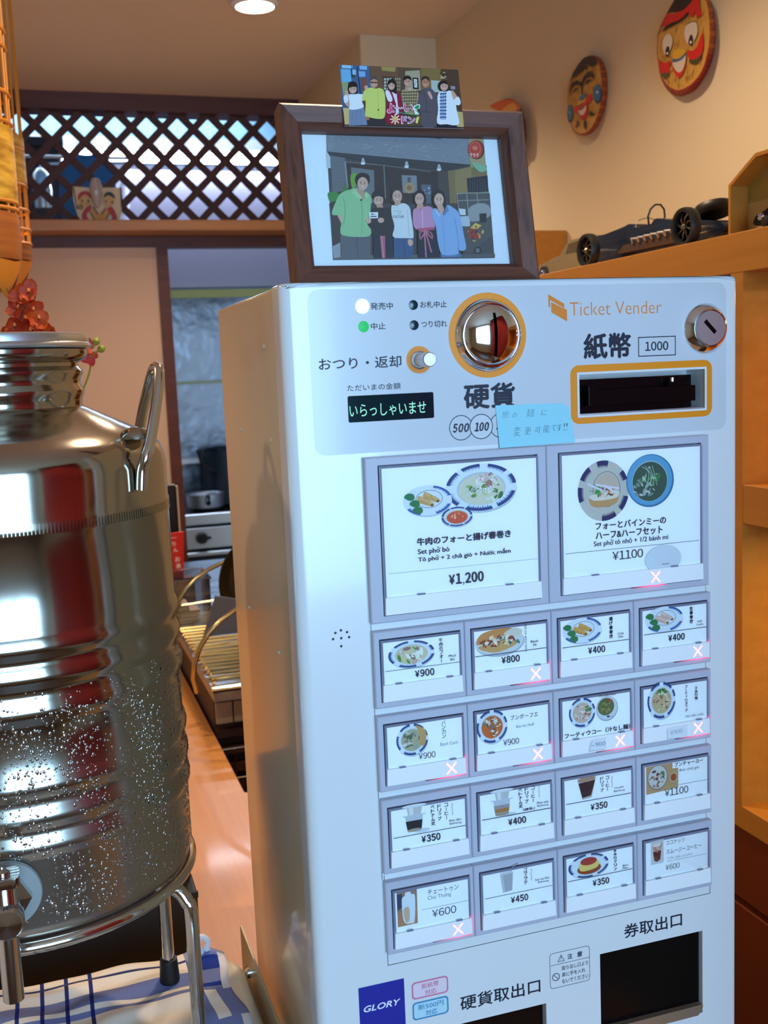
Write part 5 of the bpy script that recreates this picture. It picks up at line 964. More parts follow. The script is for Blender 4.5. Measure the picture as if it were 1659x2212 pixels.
c.poly([(880, 120), (1040, 110), (1050, 330), (880, 330)], (168, 156, 130)); c.poly([(960, 190), (1022, 194), (1028, 318), (966, 312)], (24, 22, 26)); c.poly([(974, 206), (1008, 208), (1012, 300), (980, 296)], (226, 226, 226)); c.line(smooth([(985, 220), (1000, 240), (985, 260), (1000, 285)], 4, False), 5, (30, 30, 30)); c.poly([(1050, 90), (1270, 98), (1280, 330), (1055, 330)], (130, 108, 60)); c.poly([(1160, 220), (1255, 225), (1262, 350), (1170, 350)], (190, 204, 196))
for i in range(5): c.line([(1172+i*18, 226), (1178+i*18, 345)], 4, (110, 130, 110))
c.poly([(1265, 100), (1455, 105), (1500, 560), (1420, 520), (1290, 330)], (82, 58, 42)); scatter(c, 1295, 170, 40, 50, [(200, 190, 160), (110, 90, 60), (170, 150, 110), (60, 44, 34)], 26, 6, 16, 63); c.poly([(205, 520), (280, 520), (290, 710), (226, 712)], (206, 180, 120)); c.poly([(1440, 560), (1504, 565), (1518, 735), (1430, 720)], (196, 170, 110)); c.poly([(1035, 600), (1225, 600), (1235, 690), (1035, 690)], (120, 90, 60))
c.poly([(225, 700), (1518, 728), (1520, 742), (225, 715)], (50, 40, 44))
# six people
c.poly(smooth([(270, 540), (430, 515), (470, 705), (270, 712)], 1), (120, 136, 164)); 
for x in (310, 350, 395): c.line([(x, 545), (x+(x-350)*.3, 705)], 5, (100, 116, 146))
c.poly(smooth([(265, 380), (330, 368), (425, 376), (440, 420), (410, 450), (425, 515), (285, 540), (270, 470)], 4), (226, 234, 240)); c.poly(smooth([(225, 470), (215, 410), (240, 340), (262, 345), (265, 400), (280, 490), (255, 505)], 4), SK); c.poly(smooth([(210, 400), (250, 380), (262, 440), (225, 470)], 3), (222, 230, 238)); c.el(245, 350, 18, 20, SK); c.poly(smooth([(258, 340), (262, 260), (300, 232), (350, 250), (362, 300), (362, 360), (330, 372), (280, 368)], 4), HR); face(312, 318, 42, 48, HR); c.poly(smooth([(264, 300), (280, 246), (330, 240), (356, 290), (310, 292)], 4), HR)
c.poly(smooth([(455, 580), (660, 620), (668, 715), (470, 712)], 1), (52, 48, 52)); c.poly(smooth([(430, 340), (500, 300), (560, 312), (600, 305), (650, 340), (665, 480), (655, 620), (590, 640), (480, 620), (445, 600), (450, 450), (412, 440)], 4), (206, 214, 112)); c.line([(580, 340), (590, 630)], 5, (180, 190, 90)); c.el(455, 300, 20, 24, SK); c.el(588, 542, 8, 10, (50, 60, 40)); c.el(470, 635, 22, 20, (170, 120, 90)); c.el(538, 215, 44, 40, (90, 80, 74)); face(540, 252, 42, 52, HR, (196, 146, 120)); c.line([(505, 245), (535, 247)], 12, (60, 36, 36)); c.line([(548, 247), (578, 248)], 12, (60, 36, 36)); c.poly(smooth([(498, 225), (515, 188), (560, 185), (582, 225), (540, 208)], 4), (84, 74, 70))
c.poly(smooth([(660, 340), (710, 330), (790, 340), (830, 400), (850, 600), (830, 690), (680, 690), (665, 560), (690, 450)], 3), (146, 26, 62)); c.poly(smooth([(662, 345), (700, 335), (740, 420), (725, 455), (690, 440)], 4), (232, 228, 234)); c.poly([(735, 350), (785, 360), (800, 500), (815, 580), (775, 600), (780, 480)], (228, 222, 230)); c.poly(smooth([(692, 320), (690, 240), (735, 205), (776, 235), (786, 310), (782, 370), (745, 350)], 4), HR); face(730, 278, 36, 48, HR); c.poly(smooth([(695, 270), (710, 222), (760, 220), (772, 270), (730, 248)], 4), HR)
c.poly(smooth([(840, 340), (900, 322), (990, 325), (1025, 370), (1010, 470), (990, 580), (880, 580), (850, 470)], 3), (176, 156, 116))
for i in range(7): c.line([(842+i*3, 352+i*32), (1015-i*4, 348+i*33)], 8, (50, 42, 44))
for i in range(6): c.line([(865+i*27, 335), (880+i*22, 575)], 5, (66, 54, 50))
c.el(902, 205, 42, 34, HR); face(904, 240, 40, 52, HR, (196, 148, 124)); c.poly(smooth([(862, 225), (870, 185), (905, 176), (940, 192), (946, 225), (905, 205)], 4), HR); c.el(928, 322, 20, 18, SK)
c.poly(smooth([(1035, 370), (1075, 315), (1150, 305), (1220, 380), (1262, 460), (1250, 560), (1210, 600), (1215, 725), (1058, 722), (1050, 600), (1015, 480)], 3), (92, 84, 92)); c.line([(1075, 330), (1110, 470), (1105, 560)], 6, (66, 60, 68)); c.line([(1060, 560), (1150, 572)], 10, (76, 68, 78)); c.poly(smooth([(1120, 350), (1145, 345), (1175, 410), (1160, 430), (1135, 390)], 3), SK); face(1098, 250, 40, 56, HR, (186, 124, 100)); c.poly(smooth([(1056, 225), (1065, 185), (1100, 178), (1136, 195), (1138, 235), (1100, 205)], 4), (60, 44, 40))
c.poly([(1225, 650), (1440, 690), (1436, 738), (1222, 728)], (36, 36, 50)); c.poly(smooth([(1228, 400), (1262, 345), (1380, 340), (1420, 420), (1435, 540), (1465, 690), (1400, 712), (1330, 700), (1225, 690), (1235, 540)], 3), (226, 234, 240)); c.poly([(1256, 360), (1325, 350), (1316, 655), (1256, 645)], (206, 214, 226))
for i in range(8): c.line([(1256, 372+i*36), (1322, 366+i*37)], 13, (50, 80, 140))
for i in range(3): c.line([(1268+i*22, 360), (1266+i*22, 648)], 8, (70, 100, 160))
c.poly(smooth([(1375, 345), (1400, 340), (1445, 410), (1440, 440), (1405, 440)], 3), SK); c.poly(smooth([(1405, 440), (1450, 400), (1478, 450), (1470, 490), (1430, 490)], 3), (226, 234, 240)); c.poly(smooth([(1240, 320), (1236, 260), (1280, 225), (1325, 235), (1352, 300), (1340, 340), (1290, 345)], 4), HR); face(1300, 292, 42, 46, HR, (210, 160, 144)); c.poly(smooth([(1252, 280), (1270, 232), (1320, 238), (1336, 270), (1290, 258)], 4), HR); c.poly([(1370, 285), (1418, 288), (1420, 325), (1374, 322)], (150, 146, 160))
for t_, b, cc in (('よ', (684, 478, 756, 578), (206, 50, 110)), ('〜', (762, 505, 850, 545), (206, 50, 110)), ('い', (862, 485, 960, 560), (206, 50, 110)), ('ド', (838, 620, 890, 695), (180, 60, 150)), ('ン', (905, 625, 980, 695), (180, 60, 150))):
    x0_, y0_, x1_, y1_ = b
    for dx, dy in ((-7, 0), (7, 0), (0, -7), (0, 7), (-5, -5), (5, 5), (-5, 5), (5, -5)): c.text(t_, x0_+dx, y0_+dy, x1_+dx, y1_+dy, (246, 236, 244))
    c.text(t_, *b, cc, .03)
c.poly(smooth([(965, 520), (1000, 490), (1036, 492), (1030, 530), (1000, 545), (1030, 590), (990, 605), (975, 570)], 4), (240, 244, 240)); c.poly(smooth([(975, 522), (1002, 498), (1030, 500), (1022, 526), (996, 540)], 4), (40, 150, 90)); c.line(smooth([(985, 550), (1020, 580), (985, 602), (900, 590), (800, 575)], 4, False), 8, (60, 170, 130)); c.poly([(1000, 625), (1028, 620), (1010, 695), (985, 690)], (230, 224, 120))
for a in range(0, 360, 45): c.poly(ell(766+44*math.cos(math.radians(a)), 650+44*math.sin(math.radians(a)), 15, 8, 10, rot=a), (250, 226, 170))
c.el(766, 650, 30, 30, (250, 236, 220)); c.el(766, 650, 23, 23, (226, 130, 60)); c.el(766, 650, 16, 16, (240, 190, 120))
o = c.build('card_print', 'gloss'); o.parent = cardo
# ------------------------------------------------------------ painted basket masks on the right wall
def mask(name, label, fpx, opx_y, ro, layers, crop):
    """fpx: (left, right, top, bottom) pixel extremes of the painted face; plane X=1.052"""
    FX = 1.052
    ox_, oy_, sc_ = crop
    fp = smooth([tuple(UX(ox_+x/sc_, oy_+y/sc_, FX).yz) for x, y in fpx], 3); op = smooth([tuple(UX(ox_+x/sc_, oy_+y/sc_, XR-.001).yz) for x, y in opx_y], 3); n = len(fp)
    cy2, cz2 = sum(p[0] for p in fp)/n, sum(p[1] for p in fp)/n; ry_, rz_ = (max(p[0] for p in fp)-min(p[0] for p in fp))/2, (max(p[1] for p in fp)-min(p[1] for p in fp))/2; oz = rz_+.006
    e = empty(name, (XR, cy2, cz2), label, 'mask')
    ins = lambda p, k: (cy2+(p[0]-cy2)*k, cz2+(p[1]-cz2)*k)
    for i in range(n):
        j = (i+1) % n; fi, oi = fp[i], op[i]; fj = tuple(fp[i][d]+(fp[j][d]-fp[i][d])*.88 for d in (0, 1)); oj = tuple(op[i][d]+(op[j][d]-op[i][d])*.88 for d in (0, 1)); mb = MB(); cc = lin((176, 84, 34)) if i % 2 else lin((150, 66, 26))
        if ro and fi[1] < cz2-rz_*.55: cc = lin((150, 34, 22))
        P = [(XR-.001, *oi), (XR-.001, *oj), (FX, *fi), (FX, *fj)]+[(XR-.001, *ins(oi, .95)), (XR-.001, *ins(oj, .95)), (FX, *ins(fi, .95)), (FX, *ins(fj, .95))]
        mb.add(P, [(0, 1, 3, 2), (4, 6, 7, 5), (2, 3, 7, 6), (0, 2, 6, 4), (1, 5, 7, 3), (0, 4, 5, 1)], cc); o = mb.build('rim_stave', 'paint'); keep(o, e)
    mb = MB(); k = n; pts = [(FX+.0005, *ins(p, .99)) for p in fp]; pb = [(XR-.001, *ins(p, .97)) for p in op]
    mb.add(pts+pb, [tuple(range(k)), tuple(range(2*k-1, k-1, -1))]+[(i, (i+1) % k, k+(i+1) % k, k+i) for i in range(k)], lin((120, 60, 30)))
    keep(mb.build('basket_body', 'paint'), e)
    c = Canvas((FX, cy2, cz2), (0, -1, 0), (0, 0, -1), .001, 1.2e-5); c.raw()
    c.poly([(-(ins(p, .97)[0]-cy2)*1000, -(ins(p, .97)[1]-cz2)*1000) for p in fp], (196, 148, 66))
    r = random.Random(len(label))
    for i in range(220):   # woven bamboo strokes
        a = r.random()*6.28; q = math.sqrt(r.random())*.9; x, y = q*ry_*1000*math.cos(a), q*rz_*1000*math.sin(a)
        c.poly([(x, y), (x+2.2, y), (x+2.2, y+r.uniform(5, 10)), (x, y+7)], r.choice([(204, 158, 76), (186, 136, 56), (210, 166, 88), (178, 130, 54)]))
    c.crop(*crop)
    for pts, col_, sm_ in layers: c.poly(pts, col_, sm_) if len(pts) > 2 else c.el(*pts[0], *pts[1], col_)
    keep(c.build('painted_face', 'paint'), e)
    o = MB().tube([(XR-.004, cy2+.003, cz2+oz-.003), (XR-.004, cy2, cz2+oz+.006), (XR-.004, cy2-.003, cz2+oz-.003)], .0005, 5).build('hanging_wire', 'brushed'); keep(o, e)
RED, WHT, BLK, BLU, FL = (196, 30, 22), (206, 194, 180), (34, 20, 18), (44, 110, 160), (200, 152, 72)
mask('painted_mask', 'round painted bamboo mask with wide eyes, red headband and red cheeks', [(100, 1200), (95, 1000), (130, 750), (200, 520), (330, 290), (450, 100), (560, -60), (700, -190), (880, -240), (1060, -160), (1190, 50), (1240, 400), (1250, 800), (1190, 1200), (1080, 1550), (900, 1800), (740, 1920), (560, 1990), (400, 1940), (270, 1830), (160, 1600)], [(94, 1200), (89, 1000), (124, 750), (194, 515), (324, 284), (444, 92), (556, -75), (700, -210), (900, -265), (1110, -190), (1270, 50), (1355, 400), (1375, 800), (1320, 1200), (1200, 1550), (1050, 1800), (880, 1990), (600, 2090), (400, 2030), (258, 1870), (152, 1610)], True,
 [([(100, 860), (230, 500), (470, 50), (560, -60), (900, -100), (870, 30), (760, 170), (560, 260), (340, 310)], (40, 26, 22), 4),
  ([(205, 600), (330, 315), (480, 300), (700, 220), (860, 60), (930, -60), (1040, -60), (1050, 180), (1110, 300), (990, 400), (940, 250), (900, 360), (840, 370), (800, 250), (600, 440), (400, 510), (280, 570)], RED, 0),
  ([(215, 690), (300, 590), (420, 510), (560, 460), (700, 380), (820, 235), (810, 320), (700, 430), (540, 520), (380, 600), (280, 670)], BLK, 0),
  ([(240, 960), (270, 830), (340, 750), (410, 750), (460, 860), (440, 1000), (390, 1120), (330, 1200), (270, 1130)], WHT, 4), ([(715, 720), (760, 560), (860, 475), (960, 485), (1000, 600), (990, 760), (920, 890), (860, 960), (770, 930)], WHT, 4),
  ([(305, 1120), (335, 1020), (385, 1015), (390, 1130), (370, 1220), (330, 1230)], BLK, 4), ([(350, 1160), (18, 26)], (240, 236, 230), 0), ([(805, 900), (840, 780), (880, 755), (910, 850), (895, 960), (855, 985), (815, 960)], BLK, 4), ([(858, 920), (22, 30)], (240, 236, 230), 0),
  ([(160, 1280), (200, 1320), (300, 1370), (420, 1310), (400, 1440), (380, 1600), (300, 1640), (215, 1600), (180, 1460)], RED, 3), ([(215, 1600), (380, 1590), (340, 1690), (270, 1695)], (84, 76, 50), 3),
  ([(775, 1105), (900, 1100), (1000, 1000), (1110, 700), (1130, 1000), (1090, 1180), (1000, 1290), (830, 1290)], RED, 3), ([(820, 1290), (960, 1290), (1090, 1180), (1070, 1290), (980, 1380), (900, 1395), (840, 1360)], (70, 62, 36), 3),
  ([(470, 1130), (600, 1060), (720, 1090), (740, 1160), (620, 1260), (480, 1280)], (206, 160, 40), 4), ([(455, 1370), (560, 1340), (680, 1250), (750, 1180), (750, 1340), (700, 1560), (600, 1690), (540, 1640), (470, 1520)], (196, 44, 24), 3),
  ([(460, 1370), (560, 1350), (680, 1270), (748, 1200), (735, 1360), (670, 1530), (590, 1575), (510, 1500)], WHT, 3), ([(460, 1280), (560, 1280), (660, 1230), (730, 1150), (750, 1190), (660, 1300), (530, 1350), (465, 1340)], (64, 96, 128), 3),
  ([(740, 560), (850, 470), (980, 455), (1030, 440), (960, 475), (860, 490)], (120, 80, 40), 0)], (1410, 0, 10.053))
mask('painted_mask', 'round painted bamboo mask with laughing closed eyes and blue cheeks', [(150, 900), (135, 1100), (140, 1400), (190, 1750), (270, 1980), (380, 2080), (500, 2100), (640, 2040), (760, 1900), (880, 1650), (960, 1350), (1000, 1000), (980, 650), (950, 400), (890, 230), (800, 150), (700, 125), (560, 180), (430, 330), (290, 560), (190, 840)], [(145, 900), (128, 1100), (133, 1400), (185, 1760), (262, 1995), (375, 2095), (520, 2125), (700, 2085), (860, 1930), (1000, 1660), (1090, 1350), (1140, 1000), (1125, 640), (1070, 380), (985, 215), (870, 140), (720, 112), (555, 170), (425, 320), (284, 550), (184, 835)], False,
 [([(200, 840), (290, 560), (430, 330), (560, 180), (700, 125), (830, 160), (910, 290), (840, 380), (760, 390), (690, 370), (640, 310), (660, 440), (610, 480), (570, 400), (555, 500), (400, 620), (280, 700)], (46, 30, 26), 0),
  ([(195, 1180), (210, 950), (270, 800), (390, 735), (500, 800), (560, 640), (660, 540), (750, 510), (810, 590), (850, 720), (790, 660), (720, 640), (620, 690), (560, 800), (530, 900), (540, 1080), (510, 1080), (495, 900), (440, 850), (340, 860), (260, 950), (220, 1060)], (52, 34, 30), 0),
  ([(270, 1090), (330, 970), (420, 915), (430, 945), (350, 1010)], (60, 40, 20), 0), ([(590, 850), (630, 760), (690, 710), (780, 750), (690, 775), (630, 830)], (60, 46, 24), 0),
  ([(910, 1080), (100, 235)], (30, 50, 90), 0), ([(905, 1060), (88, 205)], BLU, 0), ([(905, 1040), (28, 36)], (190, 206, 220), 0), ([(220, 1580), (66, 230)], (30, 50, 80), 0), ([(222, 1550), (56, 190)], (60, 110, 140), 0), ([(210, 1550), (16, 30)], (150, 180, 190), 0),
  ([(440, 1230), (490, 1130), (580, 1080), (640, 1100), (560, 1200), (500, 1240)], (60, 120, 150), 3), ([(380, 1370), (440, 1250), (560, 1230), (640, 1140), (680, 1150), (600, 1270), (480, 1350)], (206, 160, 50), 3),
  ([(325, 1410), (470, 1390), (600, 1270), (640, 1130), (720, 1080), (765, 1140), (740, 1280), (660, 1310), (560, 1400), (440, 1500), (350, 1560)], (200, 44, 34), 3), ([(415, 1540), (520, 1500), (640, 1330), (670, 1400), (650, 1620), (560, 1740), (490, 1700)], (180, 30, 24), 3), ([(430, 1510), (540, 1470), (620, 1370), (620, 1500), (540, 1620), (470, 1590)], (214, 196, 180), 3),
  ([(715, 1640), (710, 1560), (745, 1500), (790, 1550), (860, 1590), (770, 1630)], BLK, 0), ([(340, 1930), (390, 1840), (400, 1750), (440, 1770), (430, 1850), (380, 1930)], BLK, 0), ([(560, 1840), (590, 1750), (630, 1760), (625, 2010), (590, 1950)], BLK, 0)], (1215, 110, 11.645))
mask('painted_mask', 'orange and blue painted mask mostly hidden behind the picture frame', [(1127.0, 288.0), (1125.4, 310.9), (1120.7, 331.5), (1113.4, 347.9), (1104.2, 358.4), (1094.0, 362.0), (1083.8, 358.4), (1074.6, 347.9), (1067.3, 331.5), (1062.6, 310.9), (1061.0, 288.0), (1062.6, 265.1), (1067.3, 244.5), (1074.6, 228.1), (1083.8, 217.6), (1094.0, 214.0), (1104.2, 217.6), (1113.4, 228.1), (1120.7, 244.5), (1125.4, 265.1)], [(1137.0, 290.0), (1135.1, 313.8), (1129.7, 335.3), (1121.3, 352.3), (1110.7, 363.2), (1099.0, 367.0), (1087.3, 363.2), (1076.7, 352.3), (1068.3, 335.3), (1062.9, 313.8), (1061.0, 290.0), (1062.9, 266.2), (1068.3, 244.7), (1076.7, 227.7), (1087.3, 216.8), (1099.0, 213.0), (1110.7, 216.8), (1121.3, 227.7), (1129.7, 244.7), (1135.1, 266.2)], True,
 [([(1060, 230), (1085, 217), (1110, 216), (1126, 232), (1118, 245), (1085, 240)], (206, 96, 40), 3), ([(1085, 240), (1110, 222), (1120, 240), (1100, 262)], (220, 150, 70), 3), ([(1120, 235), (1130, 260), (1129, 320), (1118, 330), (1116, 260)], (40, 70, 130), 3)], (0, 0, 1))
# ------------------------------------------------------------ model cars and display box on the cabinet
CT = 1.631
car_blue = mat('dark_blue_paint', (22, 34, 52), .3, coat=.5); tyre = mat('tyre', (26, 25, 24), .45); rimc = mat('wheel_metal', (120, 112, 100), .3, .9); brown = mat('engine_brown', (74, 54, 42), .5)
e = empty('racing_car', (.82, 1.26, CT), 'dark blue vintage open racing car model with black wheels on the wooden cabinet', 'model car')
def cx(name, prof_, m_, x0_, x1_, bev=.003):   # side profile in (y,z) extruded in x
    o = MB().prism(smooth(prof_, 4), x0_, x1_, lambda u, w, d: (d, u, w)).build(name, m_, bevel=bev, smooth=True); keep(o, e); return o
cx('car_body', [(1.432, CT+.014), (1.425, CT+.044), (1.39, CT+.047), (1.345, CT+.050), (1.325, CT+.052), (1.312, CT+.046), (1.275, CT+.044), (1.258, CT+.050), (1.21, CT+.040), (1.16, CT+.034), (1.12, CT+.026), (1.118, CT+.014), (1.2, CT+.010), (1.36, CT+.010)], car_blue, .795, .848, .004)
cx('radiator', [(1.436, CT+.014), (1.436, CT+.046), (1.428, CT+.048), (1.428, CT+.014)], 'brushed', .798, .845, .001)
for s_ in (.787, .838):
    mb = MB().prism([(1.175, CT+.012), (1.175, CT+.024), (1.33, CT+.024), (1.345, CT+.014)], s_, s_+.012, lambda u, w, d: (d, u, w)); keep(mb.build('side_tray', brown), e)
o = MB(); 
for i in range(6):
    y_ = 1.305-i*.016; o.tube([(.787, y_, CT+.024), (.783, y_-.004, CT+.029), (.787, y_-.010, CT+.029), (.79, y_-.012, CT+.024)], .0016, 6)
o = o.build('exhaust_ports', 'brushed', smooth=True); o['kind'] = 'stuff'; keep(o, e)
o = MB().tube([(.82+.013*math.cos(a/10*6.283), 1.298-.004*math.sin(a/10*6.283), CT+.058+.016*math.sin(a/10*6.283)) for a in range(10)], .0013, 6, True).build('steering_wheel', 'black', smooth=True); keep(o, e)
o = MB().tube([(.80, 1.322, CT+.045), (.805, 1.320, CT+.056), (.82, 1.319, CT+.060), (.835, 1.320, CT+.056), (.84, 1.322, CT+.045)], .0008, 6).build('windscreen_rim', 'brushed'); keep(o, e)
for i, y_ in enumerate((1.385, 1.145)):
    for x_ in (.764, .866):
        R_ = .0235
        w = MB().lathe([(R_*.78, -.006), (R_*.95, -.0065), (R_, -.003), (R_, .003), (R_*.95, .0065), (R_*.78, .006), (R_*.74, 0), (R_*.78, -.006)], (x_, y_, CT+R_), 'x', 36).build('wheel', tyre, smooth=True); keep(w, e)
        for j in range(8):
            a = j*math.pi/4+.2*i; s = MB().tube([(x_-.001, y_, CT+R_), (x_-.003, y_+R_*.4*math.cos(a), CT+R_+R_*.4*math.sin(a)), (x_, y_+R_*.78*math.cos(a+.2), CT+R_+R_*.78*math.sin(a+.2))], .0011, 5).build('spoke', rimc); s.parent = w
        s = MB().lathe([(.004, -.004), (.004, .004), (.002, .007), (0, .007)], (x_, y_, CT+R_), 'x', 12).build('hub', rimc); s.parent = w
    a_ = MB().tube([(.768, y_, CT+.0235), (.862, y_, CT+.0235)], .002, 8).build('axle', 'brushed'); keep(a_, e)
sp = MB().lathe([(.013, -.006), (.022, -.0065), (.0245, -.003), (.0245, .003), (.022, .0065), (.013, .006), (.012, 0), (.013, -.006)], (0, 0, 0), 'z', 36)
q = Matrix.Rotation(math.radians(-14), 4, 'X'); sp.v = [tuple(Vector((.822, 1.172, CT+.048))+(q @ Vector(p))) for p in sp.v]; keep(sp.build('spare_tyre', tyre, smooth=True), e)
o = MB().lathe([(0, 0), (.0015, 0), (.0022, .003), (0, .005)], (.82, 1.42, CT+.046), n=10).build('radiator_cap', 'brushed'); keep(o, e)
# silver saloon
gold = mat('champagne_paint', (156, 142, 108), .3, .3, coat=.5)
e = empty('saloon_car', (.86, 1.56, CT), 'champagne coloured old saloon car model with whitewall hub, parked behind the racing car', 'model car')
cx('car_body', [(1.676, CT+.010), (1.680, CT+.020), (1.664, CT+.029), (1.62, CT+.034), (1.585, CT+.038), (1.48, CT+.034), (1.452, CT+.026), (1.448, CT+.010)], gold, .822, .898, .006)
cx('roof', [(1.592, CT+.036), (1.572, CT+.0565), (1.56, CT+.0590), (1.52, CT+.0585), (1.49, CT+.052), (1.47, CT+.035)], gold, .830, .890, .004)
for a, b in ((1.566, 1.535), (1.530, 1.49)):
    o = MB().prism([(a+.012, CT+.038), (a, CT+.054), (b, CT+.055), (b, CT+.038)], .8285, .8915, lambda u, w, d: (d, u, w)).build('side_window', mat('car_glass', (96, 86, 70), .1)); keep(o, e)
for y_ in (1.636, 1.485):
    for x_ in (.822, .898):
        w = MB().lathe([(.006, -.004), (.0125, -.005), (.0135, 0), (.0125, .005), (.006, .004)], (x_, y_, CT+.0135), 'x', 24).build('wheel', tyre, smooth=True); keep(w, e)
        s = MB().lathe([(.007, .0), (.007, .0052), (.003, .0066), (0, .0066)], (x_ + (0 if x_ < .85 else -.0), y_, CT+.0135), 'x', 16).build('hub_cap', 'chrome', smooth=True); s.parent = w
o = MB().lathe([(.005, 0), (.004, .003), (0, .004)], (.83, 1.672, CT+.024), 'y', 12).build('headlamp', 'chrome', smooth=True); keep(o, e)
# house shaped display box
e = empty('display_box', (.80, .985, CT), 'house-shaped open wooden display box with an olive back panel', 'display box')
hp_ = [(1.059, CT), (1.059, 1.689), (1.012, 1.7145), (.938, 1.7145), (.890, 1.689), (.890, CT)]; hi_ = [(1.055, CT+.004), (1.055, 1.687), (1.011, 1.7105), (.939, 1.7105), (.894, 1.687), (.894, CT+.004)]
for i in range(6):
    j = (i+1) % 6; mb = MB(); mb.prism([hp_[i], hp_[j], hi_[j], hi_[i]], .762, .86, lambda u, w, d: (d, u, w)); keep(mb.build(['side_board', 'roof_board', 'top_board', 'roof_board', 'side_board', 'base_board'][i], 'cabinet'), e)
olive = mat('olive_card', (150, 128, 60), .5)
keep(MB().prism(hi_, .785, .788, lambda u, w, d: (d, u, w)).build('back_panel', olive), e)
keep(MB().prism([(1.0545, CT+.005), (1.0545, 1.668), (.895, 1.668), (.895, CT+.005)], .7845, .785, lambda u, w, d: (d, u, w)).build('back_lower', mat('olive_pale', (172, 150, 96), .5)), e)  # lower half of the back panel in a paler olive
e = empty('toy_car', (.774, .985, CT+.004), 'small dark toy car with a chrome headlamp inside the display box', 'model car')
o = MB().prism(smooth([(1.014, CT+.007), (1.016, CT+.018), (1.0, CT+.022), (.98, CT+.030), (.955, CT+.030), (.945, CT+.018), (.945, CT+.007)], 4), .766, .783, lambda u, w, d: (d, u, w)).build('car_body', 'blackgloss', bevel=.002, smooth=True); keep(o, e)
o = MB().lathe([(.0045, 0), (.004, .002), (0, .003)], (.766, 1.006, CT+.016), 'x', 16).build('headlamp', 'chrome', smooth=True); keep(o, e)
for y_ in (1.0, .958):
    o = MB().lathe([(.006, -.002), (.006, .002), (.003, .003), (0, .003)], (.767, y_, CT+.010), 'x', 16).build('wheel', tyre, smooth=True); keep(o, e)
# ------------------------------------------------------------ doll plaque on the lattice shelf
e = empty('doll_plaque', (.23, 3.345, 1.968), 'small cream plaque painted with two dolls in red, standing on the shelf before the lattice', 'plaque')
c = Canvas((.15, 3.34, 2.08), (1, 0, 0), (0, 0, -1), .001, 2e-4); c.crop(140, 380, 11.85)
O_ = [(200, 270), (640, 300), (1440, 300), (1465, 620), (1450, 960), (1400, 1120), (1290, 1250), (500, 1250), (330, 1020), (220, 620)]
P_ = [c.px(140+x/11.85, 380+y/11.85) for x, y in O_]; keep(MB().prism(P_, .0005, .008, lambda u, w, d: tuple(c.pos(u, w)-c.n*d)).build('plaque_board', mat('cream_board', (206, 186, 150), .5), bevel=.001), e)
c.poly(O_, (206, 188, 152)); c.poly([(200, 270), (240, 300), (330, 850), (300, 860)], (60, 30, 24)); c.poly([(1410, 300), (1450, 300), (1480, 620), (1450, 860), (1430, 700)], (40, 26, 30))
c.poly(smooth([(430, 1060), (470, 900), (620, 730), (680, 760), (650, 900), (560, 1000), (640, 1150), (760, 1200), (560, 1250)], 4), (170, 20, 14)); c.poly(smooth([(1060, 900), (1170, 770), (1270, 880), (1340, 1080), (1290, 1230), (1060, 1250), (1200, 1150), (1180, 1000)], 4), (170, 26, 12))
c.el(510, 640, 180, 160, (196, 156, 96)); c.poly(smooth([(330, 600), (350, 470), (470, 390), (620, 420), (680, 560), (640, 560), (540, 480), (440, 520), (380, 600)], 4), (170, 36, 20)); c.el(440, 645, 22, 42, (50, 26, 14)); c.el(600, 645, 22, 42, (50, 26, 14)); c.el(1120, 650, 160, 150, (196, 156, 100)); c.poly(smooth([(990, 520), (1040, 440), (1130, 410), (1240, 460), (1290, 580), (1200, 540), (1100, 500), (1010, 550)], 4), (44, 26, 24)); c.el(1055, 655, 18, 36, (60, 30, 16)); c.el(1210, 680, 20, 40, (50, 26, 14)); c.line([(560, 700), (600, 705)], 14, (120, 60, 40))
c.poly([(640, 900), (720, 780), (870, 960), (1060, 800), (1130, 960), (1000, 1220), (760, 1220)], (190, 140, 60)); c.poly([(820, 1000), (960, 990), (980, 1140), (830, 1150)], (200, 130, 20)); c.line([(720, 800), (840, 980)], 34, (100, 40, 16)); c.line([(1040, 830), (950, 980)], 34, (100, 40, 16)); c.line([(650, 940), (780, 1160)], 34, (90, 30, 16)); c.line([(1130, 970), (1050, 1130)], 34, (90, 30, 16)); c.line([(590, 960), (720, 1160)], 44, (226, 180, 120)); c.el(400, 800, 80, 80, (140, 110, 50))
keep(c.build('painted_dolls', 'paint'), e)
sp_ = UY(208, 420, 3.325)
o = MB().lathe([(.0, -.052), (.006, -.05), (.012, -.035), (.017, -.01), (.018, .012), (.012, .03), (0, .034)], (sp_.x, sp_.y, 2.055), n=20).build('plastic_spoon', mat('milky_plastic', (206, 190, 186), .15, trans=.35), smooth=True)
tag(o, 'milky clear plastic ornament hanging in front of the doll plaque', 'ornament')
